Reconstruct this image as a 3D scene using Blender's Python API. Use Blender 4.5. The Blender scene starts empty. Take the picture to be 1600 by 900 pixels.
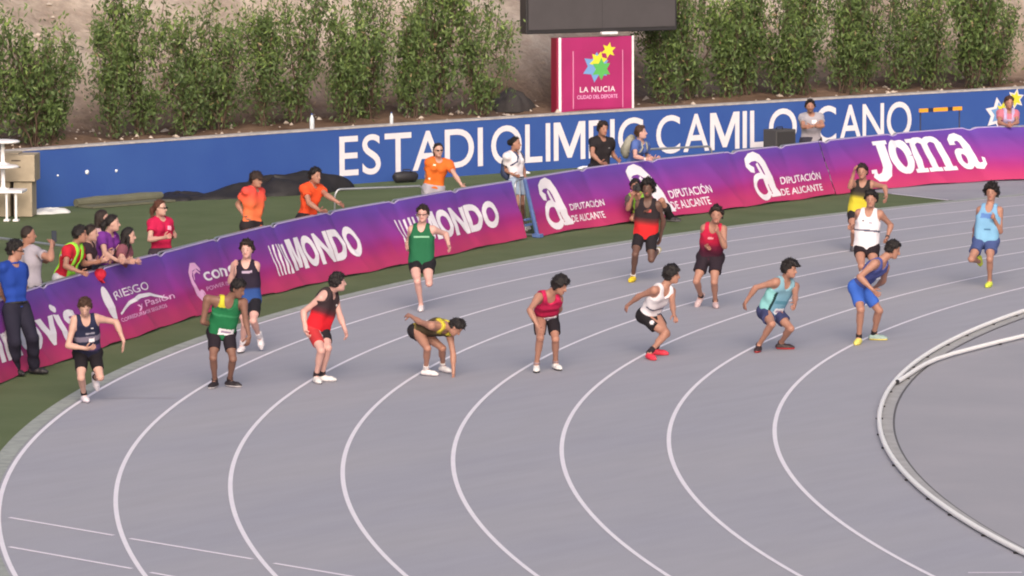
import bpy, bmesh, math, random
import numpy as np
from mathutils import Vector, Matrix

# ---------------------------------------------------------------- camera, light, exposure
scene = bpy.context.scene
COL = scene.collection
cam_d = bpy.data.cameras.new('camera'); cam = bpy.data.objects.new('camera', cam_d); COL.objects.link(cam)
CAM = Vector((0.0, -69.9215, 7.7693))
_r = Vector((0.81327424, 0.58186327, -0.00448852)); _u = Vector((-0.05624963, 0.0862935, 0.99468056)); _f = Vector((-0.57915542, 0.80869559, -0.10290987))
cam.matrix_world = Matrix(((_r.x, _u.x, -_f.x, CAM.x), (_r.y, _u.y, -_f.y, CAM.y), (_r.z, _u.z, -_f.z, CAM.z), (0, 0, 0, 1)))
cam_d.sensor_width = 36.0; cam_d.lens = 7975.765 / 1600 * 36.0
cam_d.clip_start = 1.0; cam_d.clip_end = 2000.0
scene.camera = cam
SUN_EL, SUN_DIR = 27.0, Vector((0.60, -0.80, 0)).normalized()
w = bpy.data.worlds.new('World'); scene.world = w; w.use_nodes = True
nt = w.node_tree; bg = nt.nodes['Background']; sky = nt.nodes.new('ShaderNodeTexSky'); sky.sky_type = 'NISHITA'; sky.sun_disc = False
sky.sun_elevation = math.radians(SUN_EL); sky.sun_rotation = math.atan2(SUN_DIR.x, SUN_DIR.y); sky.dust_density = 9.0; sky.air_density = 1.0; sky.ozone_density = 1.5
nt.links.new(sky.outputs[0], bg.inputs[0]); bg.inputs[1].default_value = 0.15
sun_d = bpy.data.lights.new('sun', 'SUN'); sun_d.energy = 1.15; sun_d.angle = math.radians(42); sun_d.color = (1.0, 0.975, 0.955)
sun = bpy.data.objects.new('sun', sun_d); COL.objects.link(sun)
_sd = Vector((SUN_DIR.x * math.cos(math.radians(SUN_EL)), SUN_DIR.y * math.cos(math.radians(SUN_EL)), math.sin(math.radians(SUN_EL))))
sun.rotation_euler = _sd.to_track_quat('Z', 'Y').to_euler()
scene.view_settings.view_transform = 'Standard'; scene.view_settings.look = 'None'; scene.view_settings.gamma = 1.0
scene.view_settings.exposure = 0.2
scene.cycles.filter_width = 2.0
random.seed(7); CAPH = 0.682

# ---------------------------------------------------------------- helpers
def lin(c):
    """display 0-255 colour to linear"""
    o = []
    for x in c[:3]:
        x = x / 255.0
        o.append(x / 12.92 if x <= 0.04045 else ((x + 0.055) / 1.055) ** 2.4)
    return o
def L4(c): return (*lin(c), 1.0)

def mat(name, col=None, rough=0.7, attr=None, noise=0.0, nscale=20.0, bump=0.0, bscale=80.0, metal=0.0, spec=0.4, col2=None, coord='Object', detail=4.0, sheen=0.0):
    m = bpy.data.materials.new(name); m.use_nodes = True
    nt = m.node_tree; b = nt.nodes['Principled BSDF']
    b.inputs['Roughness'].default_value = rough; b.inputs['Metallic'].default_value = metal; b.inputs['Specular IOR Level'].default_value = spec
    if sheen: b.inputs['Sheen Weight'].default_value = sheen
    src = None
    if attr:
        a = nt.nodes.new('ShaderNodeAttribute'); a.attribute_name = attr; src = a.outputs['Color']
    tc = nt.nodes.new('ShaderNodeTexCoord')
    if noise or col2:
        n = nt.nodes.new('ShaderNodeTexNoise'); n.inputs['Scale'].default_value = nscale; n.inputs['Detail'].default_value = detail
        nt.links.new(tc.outputs[coord], n.inputs['Vector'])
        mx = nt.nodes.new('ShaderNodeMix'); mx.data_type = 'RGBA'
        if col2:
            rp = nt.nodes.new('ShaderNodeMapRange'); rp.inputs['From Min'].default_value = 0.35; rp.inputs['From Max'].default_value = 0.65
            nt.links.new(n.outputs['Fac'], rp.inputs['Value']); nt.links.new(rp.outputs[0], mx.inputs[0])
            mx.inputs[6].default_value = col; mx.inputs[7].default_value = col2
        else:
            mx.blend_type = 'OVERLAY'; mx.inputs[0].default_value = noise
            if src: nt.links.new(src, mx.inputs[6])
            else: mx.inputs[6].default_value = col
            nt.links.new(n.outputs['Fac'], mx.inputs[7])
        src = mx.outputs[2]
    if src: nt.links.new(src, b.inputs['Base Color'])
    else: b.inputs['Base Color'].default_value = col
    if bump:
        n2 = nt.nodes.new('ShaderNodeTexNoise'); n2.inputs['Scale'].default_value = bscale; n2.inputs['Detail'].default_value = 3.0
        nt.links.new(tc.outputs[coord], n2.inputs['Vector'])
        bp = nt.nodes.new('ShaderNodeBump'); bp.inputs['Strength'].default_value = bump; bp.inputs['Distance'].default_value = 0.02
        nt.links.new(n2.outputs['Fac'], bp.inputs['Height']); nt.links.new(bp.outputs['Normal'], b.inputs['Normal'])
    return m

def mesh_np(name, V, F, mats=None, cols=None, smooth=True, mi=None):
    """mesh from numpy verts (n,3) and faces (m,3|4)"""
    V = np.asarray(V, np.float32); F = np.asarray(F, np.int32)
    me = bpy.data.meshes.new(name); k = F.shape[1]
    me.vertices.add(len(V)); me.vertices.foreach_set('co', V.ravel())
    me.loops.add(F.size); me.loops.foreach_set('vertex_index', F.ravel())
    me.polygons.add(len(F)); me.polygons.foreach_set('loop_start', np.arange(0, F.size, k, dtype=np.int32))
    me.polygons.foreach_set('loop_total', np.full(len(F), k, np.int32))
    me.polygons.foreach_set('use_smooth', np.full(len(F), smooth))
    if mi is not None: me.polygons.foreach_set('material_index', np.asarray(mi, np.int32))
    me.update(calc_edges=True)
    if cols is not None:
        a = me.color_attributes.new('Col', 'FLOAT_COLOR', 'POINT')
        c = np.ones((len(V), 4), np.float32); c[:, :3] = cols; a.data.foreach_set('color', c.ravel())
    for m in ([mats] if mats is not None and not isinstance(mats, (list, tuple)) else (mats or [])): me.materials.append(m)
    return me

class MB:
    """collects shapes into one mesh"""
    def __init__(s): s.V = []; s.F = []
    def add(s, V, F):
        o = len(s.V); s.V += [tuple(v) for v in V]; s.F += [tuple(i + o for i in f) for f in F]
    def box(s, c, size, M=None, taper=1.0):
        x, y, z = [a / 2 for a in size]; vs = []
        for dz in (-1, 1):
            k = taper if dz > 0 else 1.0
            for dx, dy in ((-1, -1), (1, -1), (1, 1), (-1, 1)): vs.append(Vector((dx * x * k, dy * y * k, dz * z)))
        vs = [(M @ v if M else v) + Vector(c) for v in vs]
        s.add(vs, [(3, 2, 1, 0), (4, 5, 6, 7), (0, 1, 5, 4), (1, 2, 6, 5), (2, 3, 7, 6), (3, 0, 4, 7)])
    def tube(s, pts, r, n=8, r2=None, cap=True):
        pts = [Vector(p) for p in pts]; m = len(pts); base = len(s.V); up = Vector((0.13, 0.27, 0.95))
        for i, p in enumerate(pts):
            t = (pts[min(i + 1, m - 1)] - pts[max(i - 1, 0)]).normalized()
            a = t.cross(up)
            if a.length < 0.05: a = t.cross(Vector((1, 0.2, 0)))
            a.normalize(); b = a.cross(t); up = b if i else b
            rr = (r[i] if isinstance(r, (list, tuple)) else (r if r2 is None else r + (r2 - r) * i / (m - 1)))
            for k in range(n):
                an = 2 * math.pi * k / n; s.V.append(tuple(p + a * (rr * math.cos(an)) + b * (rr * math.sin(an))))
        for i in range(m - 1):
            for k in range(n):
                k2 = (k + 1) % n; s.F.append((base + i * n + k2, base + i * n + k, base + (i + 1) * n + k, base + (i + 1) * n + k2))
        if cap:
            s.F.append(tuple(base + k for k in range(n))); s.F.append(tuple(base + (m - 1) * n + k for k in reversed(range(n))))
    def lathe(s, prof, c=(0, 0, 0), n=20, M=None):
        base = len(s.V); c = Vector(c)
        for r, z in prof:
            for k in range(n):
                a = 2 * math.pi * k / n; v = Vector((r * math.cos(a), r * math.sin(a), z)); s.V.append(tuple((M @ v if M else v) + c))
        for i in range(len(prof) - 1):
            for k in range(n):
                k2 = (k + 1) % n; s.F.append((base + i * n + k, base + i * n + k2, base + (i + 1) * n + k2, base + (i + 1) * n + k))
        s.F.append(tuple(base + k for k in reversed(range(n)))); s.F.append(tuple(base + (len(prof) - 1) * n + k for k in range(n)))
    def mesh(s, name, m, smooth=False, bevel=0.0):
        me = bpy.data.meshes.new(name); me.from_pydata(s.V, [], s.F)
        if bevel:
            bm = bmesh.new(); bm.from_mesh(me); bmesh.ops.bevel(bm, geom=bm.edges[:], offset=bevel, segments=2, affect='EDGES', profile=0.5); bm.to_mesh(me); bm.free()
        if smooth:
            for p in me.polygons: p.use_smooth = p.loop_total <= 4
        me.update(); me.materials.append(m); return me

def obj(name, me, parent=None, kind=None, loc=None, rz=0.0):
    o = bpy.data.objects.new(name, me); COL.objects.link(o)
    if parent is not None: o.parent = parent
    if loc is not None: o.location = loc
    if rz: o.rotation_euler = (0, 0, rz)
    if kind: o['kind'] = kind
    return o
def tag(o, label, cat, group=None):
    o['label'] = label; o['category'] = cat
    if group: o['group'] = group
    return o
def thing(name, label, cat, loc=(0, 0, 0), rz=0.0, group=None):
    o = bpy.data.objects.new(name, None); COL.objects.link(o); o.empty_display_size = 0.2
    o.location = loc; o.rotation_euler = (0, 0, rz)
    return tag(o, label, cat, group)
def copy_tree(o, parent=None):
    c = o.copy(); COL.objects.link(c)
    if parent is not None: c.parent = parent
    for ch in list(o.children): copy_tree(ch, c)
    return c
def RZ(a): return Matrix.Rotation(a, 3, 'Z')

# ---------------------------------------------------------------- common materials
M_white = mat('white_paint', L4((236, 232, 238)), 0.6, noise=0.25, nscale=3.0)
M_kerb = mat('white_aluminium', L4((240, 238, 240)), 0.4, noise=0.15, nscale=6.0)
M_dark = mat('dark_rubber', L4((38, 36, 40)), 0.7)
M_steel = mat('galvanised_steel', L4((176, 178, 184)), 0.35, metal=0.7, noise=0.2, nscale=30)
M_print = mat('white_print', L4((222, 216, 227)), 0.6, noise=0.2, nscale=8.0)
M_printdim = mat('pale_pink_print', L4((222, 168, 212)), 0.6, noise=0.25, nscale=14.0)

# ---------------------------------------------------------------- ground, track, lines
def annulus(name, r0, r1, a0, a1, z, m, da=0.5, kind='structure', nr=1):
    n = max(2, int(abs(a1 - a0) / da)); th = np.radians(np.linspace(a0, a1, n + 1)); rs = np.linspace(r0, r1, nr + 1)
    V = []
    for r in rs: V.append(np.stack([-r * np.cos(th), r * np.sin(th), np.full(n + 1, z)], 1))
    V = np.concatenate(V); F = []
    for j in range(nr):
        i = np.arange(n) + j * (n + 1); F.append(np.stack([i, i + 1, i + n + 2, i + n + 1], 1))
    F = np.concatenate(F)
    v = V[F[0]]; 
    if np.cross(v[1] - v[0], v[2] - v[0])[2] < 0: F = F[:, ::-1]
    o = obj(name, mesh_np(name, V, F, m, smooth=False), kind=kind); return o

def turf_mat():
    m = mat('artificial_turf', L4((101, 112, 82)), 0.9, col2=L4((92, 104, 74)), nscale=0.9, bump=0.5, bscale=160.0, spec=0.15, detail=8.0)
    return m
def track_mat():
    m = bpy.data.materials.new('lavender_grey_tartan'); m.use_nodes = True; nt = m.node_tree; b = nt.nodes['Principled BSDF']
    tc = nt.nodes.new('ShaderNodeTexCoord')
    n1 = nt.nodes.new('ShaderNodeTexNoise'); n1.inputs['Scale'].default_value = 0.55; n1.inputs['Detail'].default_value = 3.0
    n2 = nt.nodes.new('ShaderNodeTexNoise'); n2.inputs['Scale'].default_value = 60.0; n2.inputs['Detail'].default_value = 2.0
    n3 = nt.nodes.new('ShaderNodeTexNoise'); n3.inputs['Scale'].default_value = 3.5; n3.inputs['Detail'].default_value = 6.0
    mp = nt.nodes.new('ShaderNodeMapping'); mp.inputs['Rotation'].default_value = (0, 0, 0.95); mp.inputs['Scale'].default_value = (1.0, 0.22, 1.0)
    nt.links.new(tc.outputs['Object'], mp.inputs['Vector'])
    for n in (n1, n3): nt.links.new(mp.outputs[0], n.inputs['Vector'])
    nt.links.new(tc.outputs['Object'], n2.inputs['Vector'])
    mx = nt.nodes.new('ShaderNodeMix'); mx.data_type = 'RGBA'; mx.inputs[6].default_value = L4(TRACK_A); mx.inputs[7].default_value = L4(TRACK_B)
    rp = nt.nodes.new('ShaderNodeMapRange'); rp.inputs['From Min'].default_value = 0.3; rp.inputs['From Max'].default_value = 0.7
    nt.links.new(n1.outputs['Fac'], rp.inputs['Value']); nt.links.new(rp.outputs[0], mx.inputs[0])
    m2 = nt.nodes.new('ShaderNodeMix'); m2.data_type = 'RGBA'; m2.blend_type = 'OVERLAY'; m2.inputs[0].default_value = 0.10
    nt.links.new(mx.outputs[2], m2.inputs[6]); nt.links.new(n2.outputs['Fac'], m2.inputs[7])
    m3 = nt.nodes.new('ShaderNodeMix'); m3.data_type = 'RGBA'; m3.blend_type = 'OVERLAY'; m3.inputs[0].default_value = 0.09
    nt.links.new(m2.outputs[2], m3.inputs[6]); nt.links.new(n3.outputs['Fac'], m3.inputs[7])
    nt.links.new(m3.outputs[2], b.inputs['Base Color']); b.inputs['Roughness'].default_value = 0.72; b.inputs['Specular IOR Level'].default_value = 0.3
    bp = nt.nodes.new('ShaderNodeBump'); bp.inputs['Strength'].default_value = 0.25; bp.inputs['Distance'].default_value = 0.01
    nt.links.new(n2.outputs['Fac'], bp.inputs['Height']); nt.links.new(bp.outputs[0], b.inputs['Normal'])
    return m
TRACK_A = (157, 156, 168); TRACK_B = (162, 160, 169)
M_turf = turf_mat(); M_track = track_mat()
M_apron = mat('grey_asphalt', L4((154, 153, 163)), 0.85, col2=L4((147, 146, 157)), nscale=1.2, bump=0.3, bscale=120.0, spec=0.25)
M_infield = mat('infield_asphalt', L4((162, 159, 168)), 0.85, col2=L4((154, 153, 162)), nscale=0.5, bump=0.3, bscale=120.0, spec=0.3, detail=6.0)
M_gutter = mat('gutter_strip', L4((164, 162, 164)), 0.85, noise=0.3, nscale=4.0)
M_edge = mat('track_border_strip', L4((152, 156, 153)), 0.85, noise=0.4, nscale=6.0)
M_line = mat('lane_paint', L4((232, 226, 236)), 0.6, noise=0.3, nscale=2.5, detail=8.0)
M_linethin = mat('thin_marking_paint', L4((236, 228, 240)), 0.65, noise=0.4, nscale=9.0, detail=8.0)
M_faint = mat('worn_marking_paint', L4((170, 163, 176)), 0.7)
M_earth = mat('dry_earth', L4((150, 134, 122)), 0.95, col2=L4((122, 108, 100)), nscale=0.8, bump=0.6, bscale=9.0, spec=0.1, detail=8.0)

ground = obj('ground', mesh_np('ground', [(-900, -900, -0.03), (900, -900, -0.03), (900, 900, -0.03), (-900, 900, -0.03)], [(0, 1, 2, 3)], M_earth, smooth=False), kind='structure')
annulus('turf', 46.30, 66.0, -60, 60, -0.006, M_turf, da=1.0)
annulus('running_track', 36.34, 46.32, -75, 75, 0.0, M_track, da=0.5, nr=4)
annulus('track_border', 46.312, 46.52, -75, 75, 0.005, M_edge)
annulus('infield', 0.5, 36.318, -120, 120, -0.004, M_infield, da=1.0, nr=6)
annulus('gutter_strip', 36.345, 36.50, -75, 75, 0.004, M_gutter)
annulus('drain_slot', 36.319, 36.338, -75, 30, -0.003, mat('drain_grey', L4((100, 98, 102)), 0.8))
for k in range(1, 9):
    r = 36.5 + 1.22 * k
    annulus('lane_line', r - 0.025, r + 0.025, -70, 60, 0.0045, M_line, da=0.4)
def strip(name, a, b, wd, z, m):
    a = Vector((*a, z)); b = Vector((*b, z)); d = (b - a).normalized(); n = Vector((-d.y, d.x, 0)) * wd / 2
    return obj(name, mesh_np(name, [a - n, b - n, b + n, a + n], [(0, 1, 2, 3)], m, smooth=False), kind='structure')
for a, b, m in (((-34.65, -30.48), (-32.96, -30.82), 0), ((-32.69, -30.89), (-30.84, -31.24), 0), ((-30.5, -31.33), (-29.0, -31.62), 0),
             ((-33.34, -31.98), (-31.44, -32.36), 0), ((-31.14, -32.44), (-29.5, -32.78), 0)):
    strip('thin_line', a, b, 0.05, 0.0048, M_linethin)
strip('thin_line', (-40.30, -22.31), (-39.54, -21.79), 0.03, 0.0048, M_faint)
strip('thin_line', (-24.62, -28.06), (-24.2, -27.76), 0.04, 0.0048, M_linethin)
strip('thin_line', (-47.55, 8.18), (-46.0, 7.55), 0.05, 0.005, M_linethin)
# grey paved apron right of the turf wedge
AP = [(-46.31, 7.45), (-46.02, 7.57), (-47.55, 8.18), (-49.4, 8.9), (-52.0, 12.0), (-52.0, 32.0), (-36.0, 32.0)]
arc = [(-46.325 * math.cos(t), 46.325 * math.sin(t)) for t in np.radians(np.linspace(39, 9.6, 40))]
bm = bmesh.new(); vs = [bm.verts.new((x, y, 0.0012)) for x, y in [(-46.02 - 0.0, 7.6), (-47.55, 8.18), (-49.4, 8.9), (-51.5, 12.0), (-46.0, 30.0)] + arc]
f = bm.faces.new(vs); f.normal_update()
if f.normal.z < 0: f.normal_flip()
me = bpy.data.meshes.new('paved_apron'); bm.to_mesh(me); bm.free(); me.materials.append(M_apron); obj('paved_apron', me, kind='structure')

# ---------------------------------------------------------------- kerbs (raised white rails on small feet)
def kerb(label, path, name='track_kerb', step=9):
    root = thing(name, label, 'kerb rail', (path[0][0], path[0][1], 0)); o = Vector((path[0][0], path[0][1], 0))
    n = len(path)
    for i in range(0, n - 1, step):
        seg = [Vector((x, y, 0.042)) - o for x, y in path[i:min(i + step, n - 1) + 1]]
        if len(seg) < 2: continue
        d0 = (seg[1] - seg[0]).normalized() * 0.002; seg[0] += d0
        mb = MB(); mb.tube(seg, 0.028, n=12, cap=False); obj('rail_section', mb.mesh('rail_section', M_kerb, True), root)
        for q in range(1, len(seg) - 1, 5):
            p = seg[q]; mb = MB(); mb.box((p.x, p.y, 0.012), (0.085, 0.028, 0.016), RZ(math.atan2(d0.y, d0.x) + math.pi / 2)); obj('foot_bracket', mb.mesh('foot_bracket', M_dark), root)
    return root
TH = np.radians(np.arange(-62, -7.9, 0.45))
path = [(-36.5 * math.cos(t), 36.5 * math.sin(t)) for t in TH]
kerb('long white kerb rail round the inside edge of the innermost lane', path)
k2 = [(-32.86, -15.80), (-33.08, -15.22), (-33.31, -14.62), (-33.52, -14.05), (-33.70, -13.45), (-33.83, -12.8), (-33.93, -12.05), (-34.02, -11.3), (-34.09, -10.53), (-34.14, -9.7), (-34.17, -8.8), (-34.18, -7.8)]
kerb('short white kerb rail branching off inward, ending in an open dark tube end', k2, step=6)
mb = MB(); mb.tube([(-32.862, -15.795, 0.042), (-32.838, -15.86, 0.042)], 0.026, 10)
r = [o for o in bpy.data.objects if o.name == 'track_kerb.001'][0]
e = obj('dark_tube_end', mb.mesh('dark_tube_end', M_dark), r); e.location = -r.location
# ---------------------------------------------------------------- blue stadium wall
def WX(y): return -58.1 + 0.2 * y + 0.0035 * y * y
def WN(y):
    d = 0.2 + 0.007 * y; n = Vector((1, -d, 0)).normalized(); return n      # toward the track
WY0, WY1, WH = -14.0, 34.0, 1.05
M_wall = mat('blue_wall_paint', L4((52, 81, 153)), 0.7, col2=L4((58, 89, 158)), nscale=0.7, bump=0.15, bscale=14.0, detail=7.0, spec=0.25)
M_coping = mat('concrete_coping', L4((176, 170, 172)), 0.9, noise=0.5, nscale=7.0)
wall = thing('stadium_wall', 'long low blue painted wall with big white stadium name lettering', 'wall', (WX(5), 5, 0))
wo = Vector((WX(5), 5, 0))
ys = np.arange(WY0, WY1 + 0.1, 1.0)
def wall_sheet(off0, off1, z0, z1, name, m):
    V = []; F = []
    for i, y in enumerate(ys):
        n = WN(y); p = Vector((WX(y), y, 0)) - wo
        for o_, z in ((off0, z0), (off0, z1), (off1, z1), (off1, z0)): V.append(p + n * o_ + Vector((0, 0, z)))
        if i:
            a = (i - 1) * 4; b = i * 4
            for k in range(4): F.append((a + k, b + k, b + (k + 1) % 4, a + (k + 1) % 4))
    me = bpy.data.meshes.new(name); me.from_pydata(V, [], F); bm = bmesh.new(); bm.from_mesh(me); bmesh.ops.recalc_face_normals(bm, faces=bm.faces[:]); bm.to_mesh(me); bm.free(); me.materials.append(m)
    return obj(name, me, wall)
wall_sheet(0.0, -0.25, -0.05, WH - 0.03, 'wall_body', M_wall)
wall_sheet(0.012, -0.262, WH - 0.03, WH, 'coping', M_coping)

# ---- lettering: built-in font, taken as flat meshes and laid on curved surfaces
def text_poly(body, bold=0.0, spacing=1.0, res=5):
    cu = bpy.data.curves.new('t', 'FONT'); cu.body = body; cu.resolution_u = res; cu.offset = bold; cu.space_character = spacing
    o = bpy.data.objects.new('t', cu); COL.objects.link(o)
    dg = bpy.context.evaluated_depsgraph_get(); dg.update()
    me = o.evaluated_get(dg).to_mesh()
    V = np.array([v.co[:2] for v in me.vertices]); F = [tuple(p.vertices) for p in me.polygons]
    o.evaluated_get(dg).to_mesh_clear(); bpy.data.objects.remove(o); bpy.data.curves.remove(cu)
    return V, F
def fit_box(V, x0, x1, y0, y1, ref=None):
    """scale so the bounds of V (or the reference heights) fill the box"""
    V = np.array(V, float); mn = V.min(0); mx = V.max(0)
    if ref: mn[1], mx[1] = ref
    return np.stack([x0 + (V[:, 0] - mn[0]) / (mx[0] - mn[0]) * (x1 - x0), y0 + (V[:, 1] - mn[1]) / (mx[1] - mn[1]) * (y1 - y0)], 1)
def stroke(pts, wd, n=1):
    """ribbon of variable width along a 2-D polyline"""
    P = [Vector(p) for p in pts]; V = []; F = []; m = len(P)
    for i, p in enumerate(P):
        t = (P[min(i + 1, m - 1)] - P[max(i - 1, 0)]).normalized(); nn = Vector((-t.y, t.x)); w_ = wd[i] if isinstance(wd, (list, tuple)) else wd
        V += [tuple(p + nn * w_ / 2), tuple(p - nn * w_ / 2)]
        if i: F.append((2 * i - 2, 2 * i - 1, 2 * i + 1, 2 * i))
    return np.array(V), F
def m_poly(w_):
    return np.array([(0, 0), (0, 1), (1.35 * w_, 1), (.5, .34), (1 - 1.35 * w_, 1), (1, 1), (1, 0), (1 - w_, 0), (1 - w_, .70), (.5 + .45 * w_, .06), (.5 - .45 * w_, .06), (w_, .70), (w_, 0)], float), [tuple(range(12, -1, -1))]
def word_shapes(word, bold, x0, x1, y0, y1, gap=0.085, mw=0.15):
    x = 0.0; L = []
    for ch in word:
        if ch == 'M': V, F = m_poly(mw); V = V * np.array([.78, CAPH + 2 * bold]) + np.array([0, -bold])
        else:
            V, F = text_poly(ch, bold, res=6); V = np.array(V, float)
        wd = V[:, 0].max() - V[:, 0].min(); V[:, 0] += x - V[:, 0].min(); x += wd + gap * (0.25 if ch in 'TA' else 1.0); L.append((V, F))
    tot = max(V[:, 0].max() for V, F in L)
    return [(np.stack([x0 + V[:, 0] / tot * (x1 - x0), y0 + (V[:, 1] + bold) / (CAPH + 2 * bold) * (y1 - y0)], 1), F) for V, F in L]
def ell(cx, cy, rx, ry, a0, a1, n=22):
    return [(cx + rx * math.cos(math.radians(a0 + (a1 - a0) * i / n)), cy + ry * math.sin(math.radians(a0 + (a1 - a0) * i / n))) for i in range(n + 1)]
def lay(name, shapes, fn, m, parent, off, maxlen, origin):
    """lay flat 2-D shapes on fn(u, v) -> (point, normal); each shape sits a hair above the one before"""
    bm = bmesh.new(); lay_ = bm.verts.layers.float.new('off')
    for k, (V, F) in enumerate(shapes):
        vs = []
        for v in V:
            x = bm.verts.new((v[0], v[1], 0)); x[lay_] = off + 0.0006 * k; vs.append(x)
        for f in F:
            try: bm.faces.new([vs[i] for i in f])
            except ValueError: pass
    bm.normal_update(); bmesh.ops.triangulate(bm, faces=bm.faces[:])
    for _ in range(4):
        ed = [e for e in bm.edges if e.calc_length() > maxlen]
        if not ed: break
        bmesh.ops.subdivide_edges(bm, edges=ed, cuts=1); bmesh.ops.triangulate(bm, faces=bm.faces[:])
    for v in bm.verts:
        p, n = fn(v.co.x, v.co.y); v.co = p + n * v[lay_] - origin
    bm.normal_update()
    p0, n0 = fn(0, 0.5)
    for f in bm.faces:
        c = f.calc_center_median() + origin
        if f.normal.dot(CAM - c) < 0: f.normal_flip()
    me = bpy.data.meshes.new(name); bm.to_mesh(me); bm.free(); me.materials.append(m)
    return obj(name, me, parent)
def wall_pt(u, v): return Vector((WX(u), u, v)), WN(u)
Z0, Z1 = 0.155, 0.885
for word, y0, y1 in (('ESTADI', 4.43, 7.80), ('OLIMPIC', 8.00, 11.66), ('CAMILO', 11.98, 15.44), ('CANO', 15.90, 18.31)):
    lay('lettering', word_shapes(word, 0.007, y0, y1, Z0, Z1), wall_pt, M_print, wall, 0.005, 0.6, wo)
def star6(cx, cy, r, ri, n=6, rot=0.0):
    V = [(cx, cy)] + [(cx + (r if i % 2 == 0 else ri) * math.sin(rot + math.pi * i / n), cy + (r if i % 2 == 0 else ri) * math.cos(rot + math.pi * i / n)) for i in range(2 * n)]
    return np.array(V), [(0, 1 + i, 1 + (i + 1) % (2 * n)) for i in range(2 * n)]
M_yel = mat('yellow_print', L4((214, 206, 60)), 0.6); M_grn = mat('green_print', L4((86, 170, 88)), 0.6); M_sky = mat('light_blue_print', L4((110, 150, 205)), 0.6)
lay('star_emblem', [star6(20.95, 0.82, 0.22, 0.115, rot=0.2)], wall_pt, M_print, wall, 0.005, 0.6, wo)
lay('star_emblem_fill', [star6(20.95, 0.82, 0.17, 0.085, rot=0.2)], wall_pt, M_yel, wall, 0.009, 0.6, wo)
lay('star_emblem', [star6(20.52, 0.52, 0.36, 0.2, rot=-0.15)], wall_pt, M_print, wall, 0.0055, 0.6, wo)
lay('star_emblem_fill', [star6(20.55, 0.53, 0.25, 0.14, rot=-0.15)], wall_pt, M_sky, wall, 0.009, 0.6, wo)
lay('star_emblem_fill', [star6(20.62, 0.6, 0.18, 0.09, rot=0.1)], wall_pt, M_yel, wall, 0.0125, 0.6, wo)

# ---------------------------------------------------------------- embankment behind the wall
M_slope = bpy.data.materials.new('dusty_slope'); M_slope.use_nodes = True
def _slope():
    nt = M_slope.node_tree; b = nt.nodes['Principled BSDF']; b.inputs['Roughness'].default_value = 0.95; b.inputs['Specular IOR Level'].default_value = 0.1
    tc = nt.nodes.new('ShaderNodeTexCoord')
    a = nt.nodes.new('ShaderNodeTexNoise'); a.inputs['Scale'].default_value = 0.45; a.inputs['Detail'].default_value = 8; a.inputs['Roughness'].default_value = 0.65
    c = nt.nodes.new('ShaderNodeTexNoise'); c.inputs['Scale'].default_value = 5.0; c.inputs['Detail'].default_value = 8; c.inputs['Roughness'].default_value = 0.7
    cr = nt.nodes.new('ShaderNodeValToRGB'); e = cr.color_ramp.elements; e[0].position = 0.32; e[0].color = L4((140, 123, 113)); e[1].position = 0.66; e[1].color = L4((206, 190, 178))
    x = cr.color_ramp.elements.new(0.5); x.color = L4((178, 162, 150))
    mx = nt.nodes.new('ShaderNodeMix'); mx.data_type = 'RGBA'; mx.blend_type = 'OVERLAY'; mx.inputs[0].default_value = 0.55
    bp = nt.nodes.new('ShaderNodeBump'); bp.inputs['Strength'].default_value = 0.8; bp.inputs['Distance'].default_value = 0.12
    nt.links.new(tc.outputs['Object'], a.inputs['Vector']); nt.links.new(tc.outputs['Object'], c.inputs['Vector'])
    nt.links.new(a.outputs['Fac'], cr.inputs['Fac']); nt.links.new(cr.outputs[0], mx.inputs[6]); nt.links.new(c.outputs['Fac'], mx.inputs[7])
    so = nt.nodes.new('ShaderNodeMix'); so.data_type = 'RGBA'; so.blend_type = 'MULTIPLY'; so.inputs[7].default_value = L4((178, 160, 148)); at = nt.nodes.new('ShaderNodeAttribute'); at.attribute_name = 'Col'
    nt.links.new(at.outputs['Fac'], so.inputs[0]); nt.links.new(mx.outputs[2], so.inputs[6])                # darker brown along the terrace, fading out up the slope
    nt.links.new(so.outputs[2], b.inputs['Base Color']); nt.links.new(c.outputs['Fac'], bp.inputs['Height']); nt.links.new(bp.outputs[0], b.inputs['Normal'])
_slope()
def slope_z(d, y):
    if d < 3.2: z = 0.98 + 0.035 * max(0, d - 0.3)
    else: z = 1.08 + (d - 3.2) * 0.62
    return z + (0.05 * math.sin(y * 1.7 + d) + 0.06 * math.sin(y * 0.6 - d * 1.3)) * min(1, max(0, (d - 0.3) / 2.0))
def bank_pt(y, d): p = Vector((WX(y), y, 0)) - WN(y) * d; p.z = slope_z(d, y); return p
ds = [0.245, 0.4, 0.7, 1.1, 1.5, 2.0, 2.5, 3.0, 3.3, 3.7, 4.2, 4.8, 5.5, 6.5, 8, 10, 13, 17, 22]
yy = np.arange(-16, 36.1, 0.4); V = []; F = []
for i, y in enumerate(yy):
    for j, d in enumerate(ds):
        p = bank_pt(y, d)
        if d > 0.5: p.z += random.uniform(-0.025, 0.025) * min(3, d)
        if d < 0.3: p.z = 0.985
        V.append(p)
        if i and j: a = i * len(ds) + j; b = (i - 1) * len(ds) + j; F.append((b - 1, b, a, a - 1))
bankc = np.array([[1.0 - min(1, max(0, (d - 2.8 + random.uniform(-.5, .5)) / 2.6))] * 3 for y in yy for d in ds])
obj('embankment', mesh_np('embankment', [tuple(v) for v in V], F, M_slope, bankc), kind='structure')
bpy.data.objects['embankment'].data.flip_normals()
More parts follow.
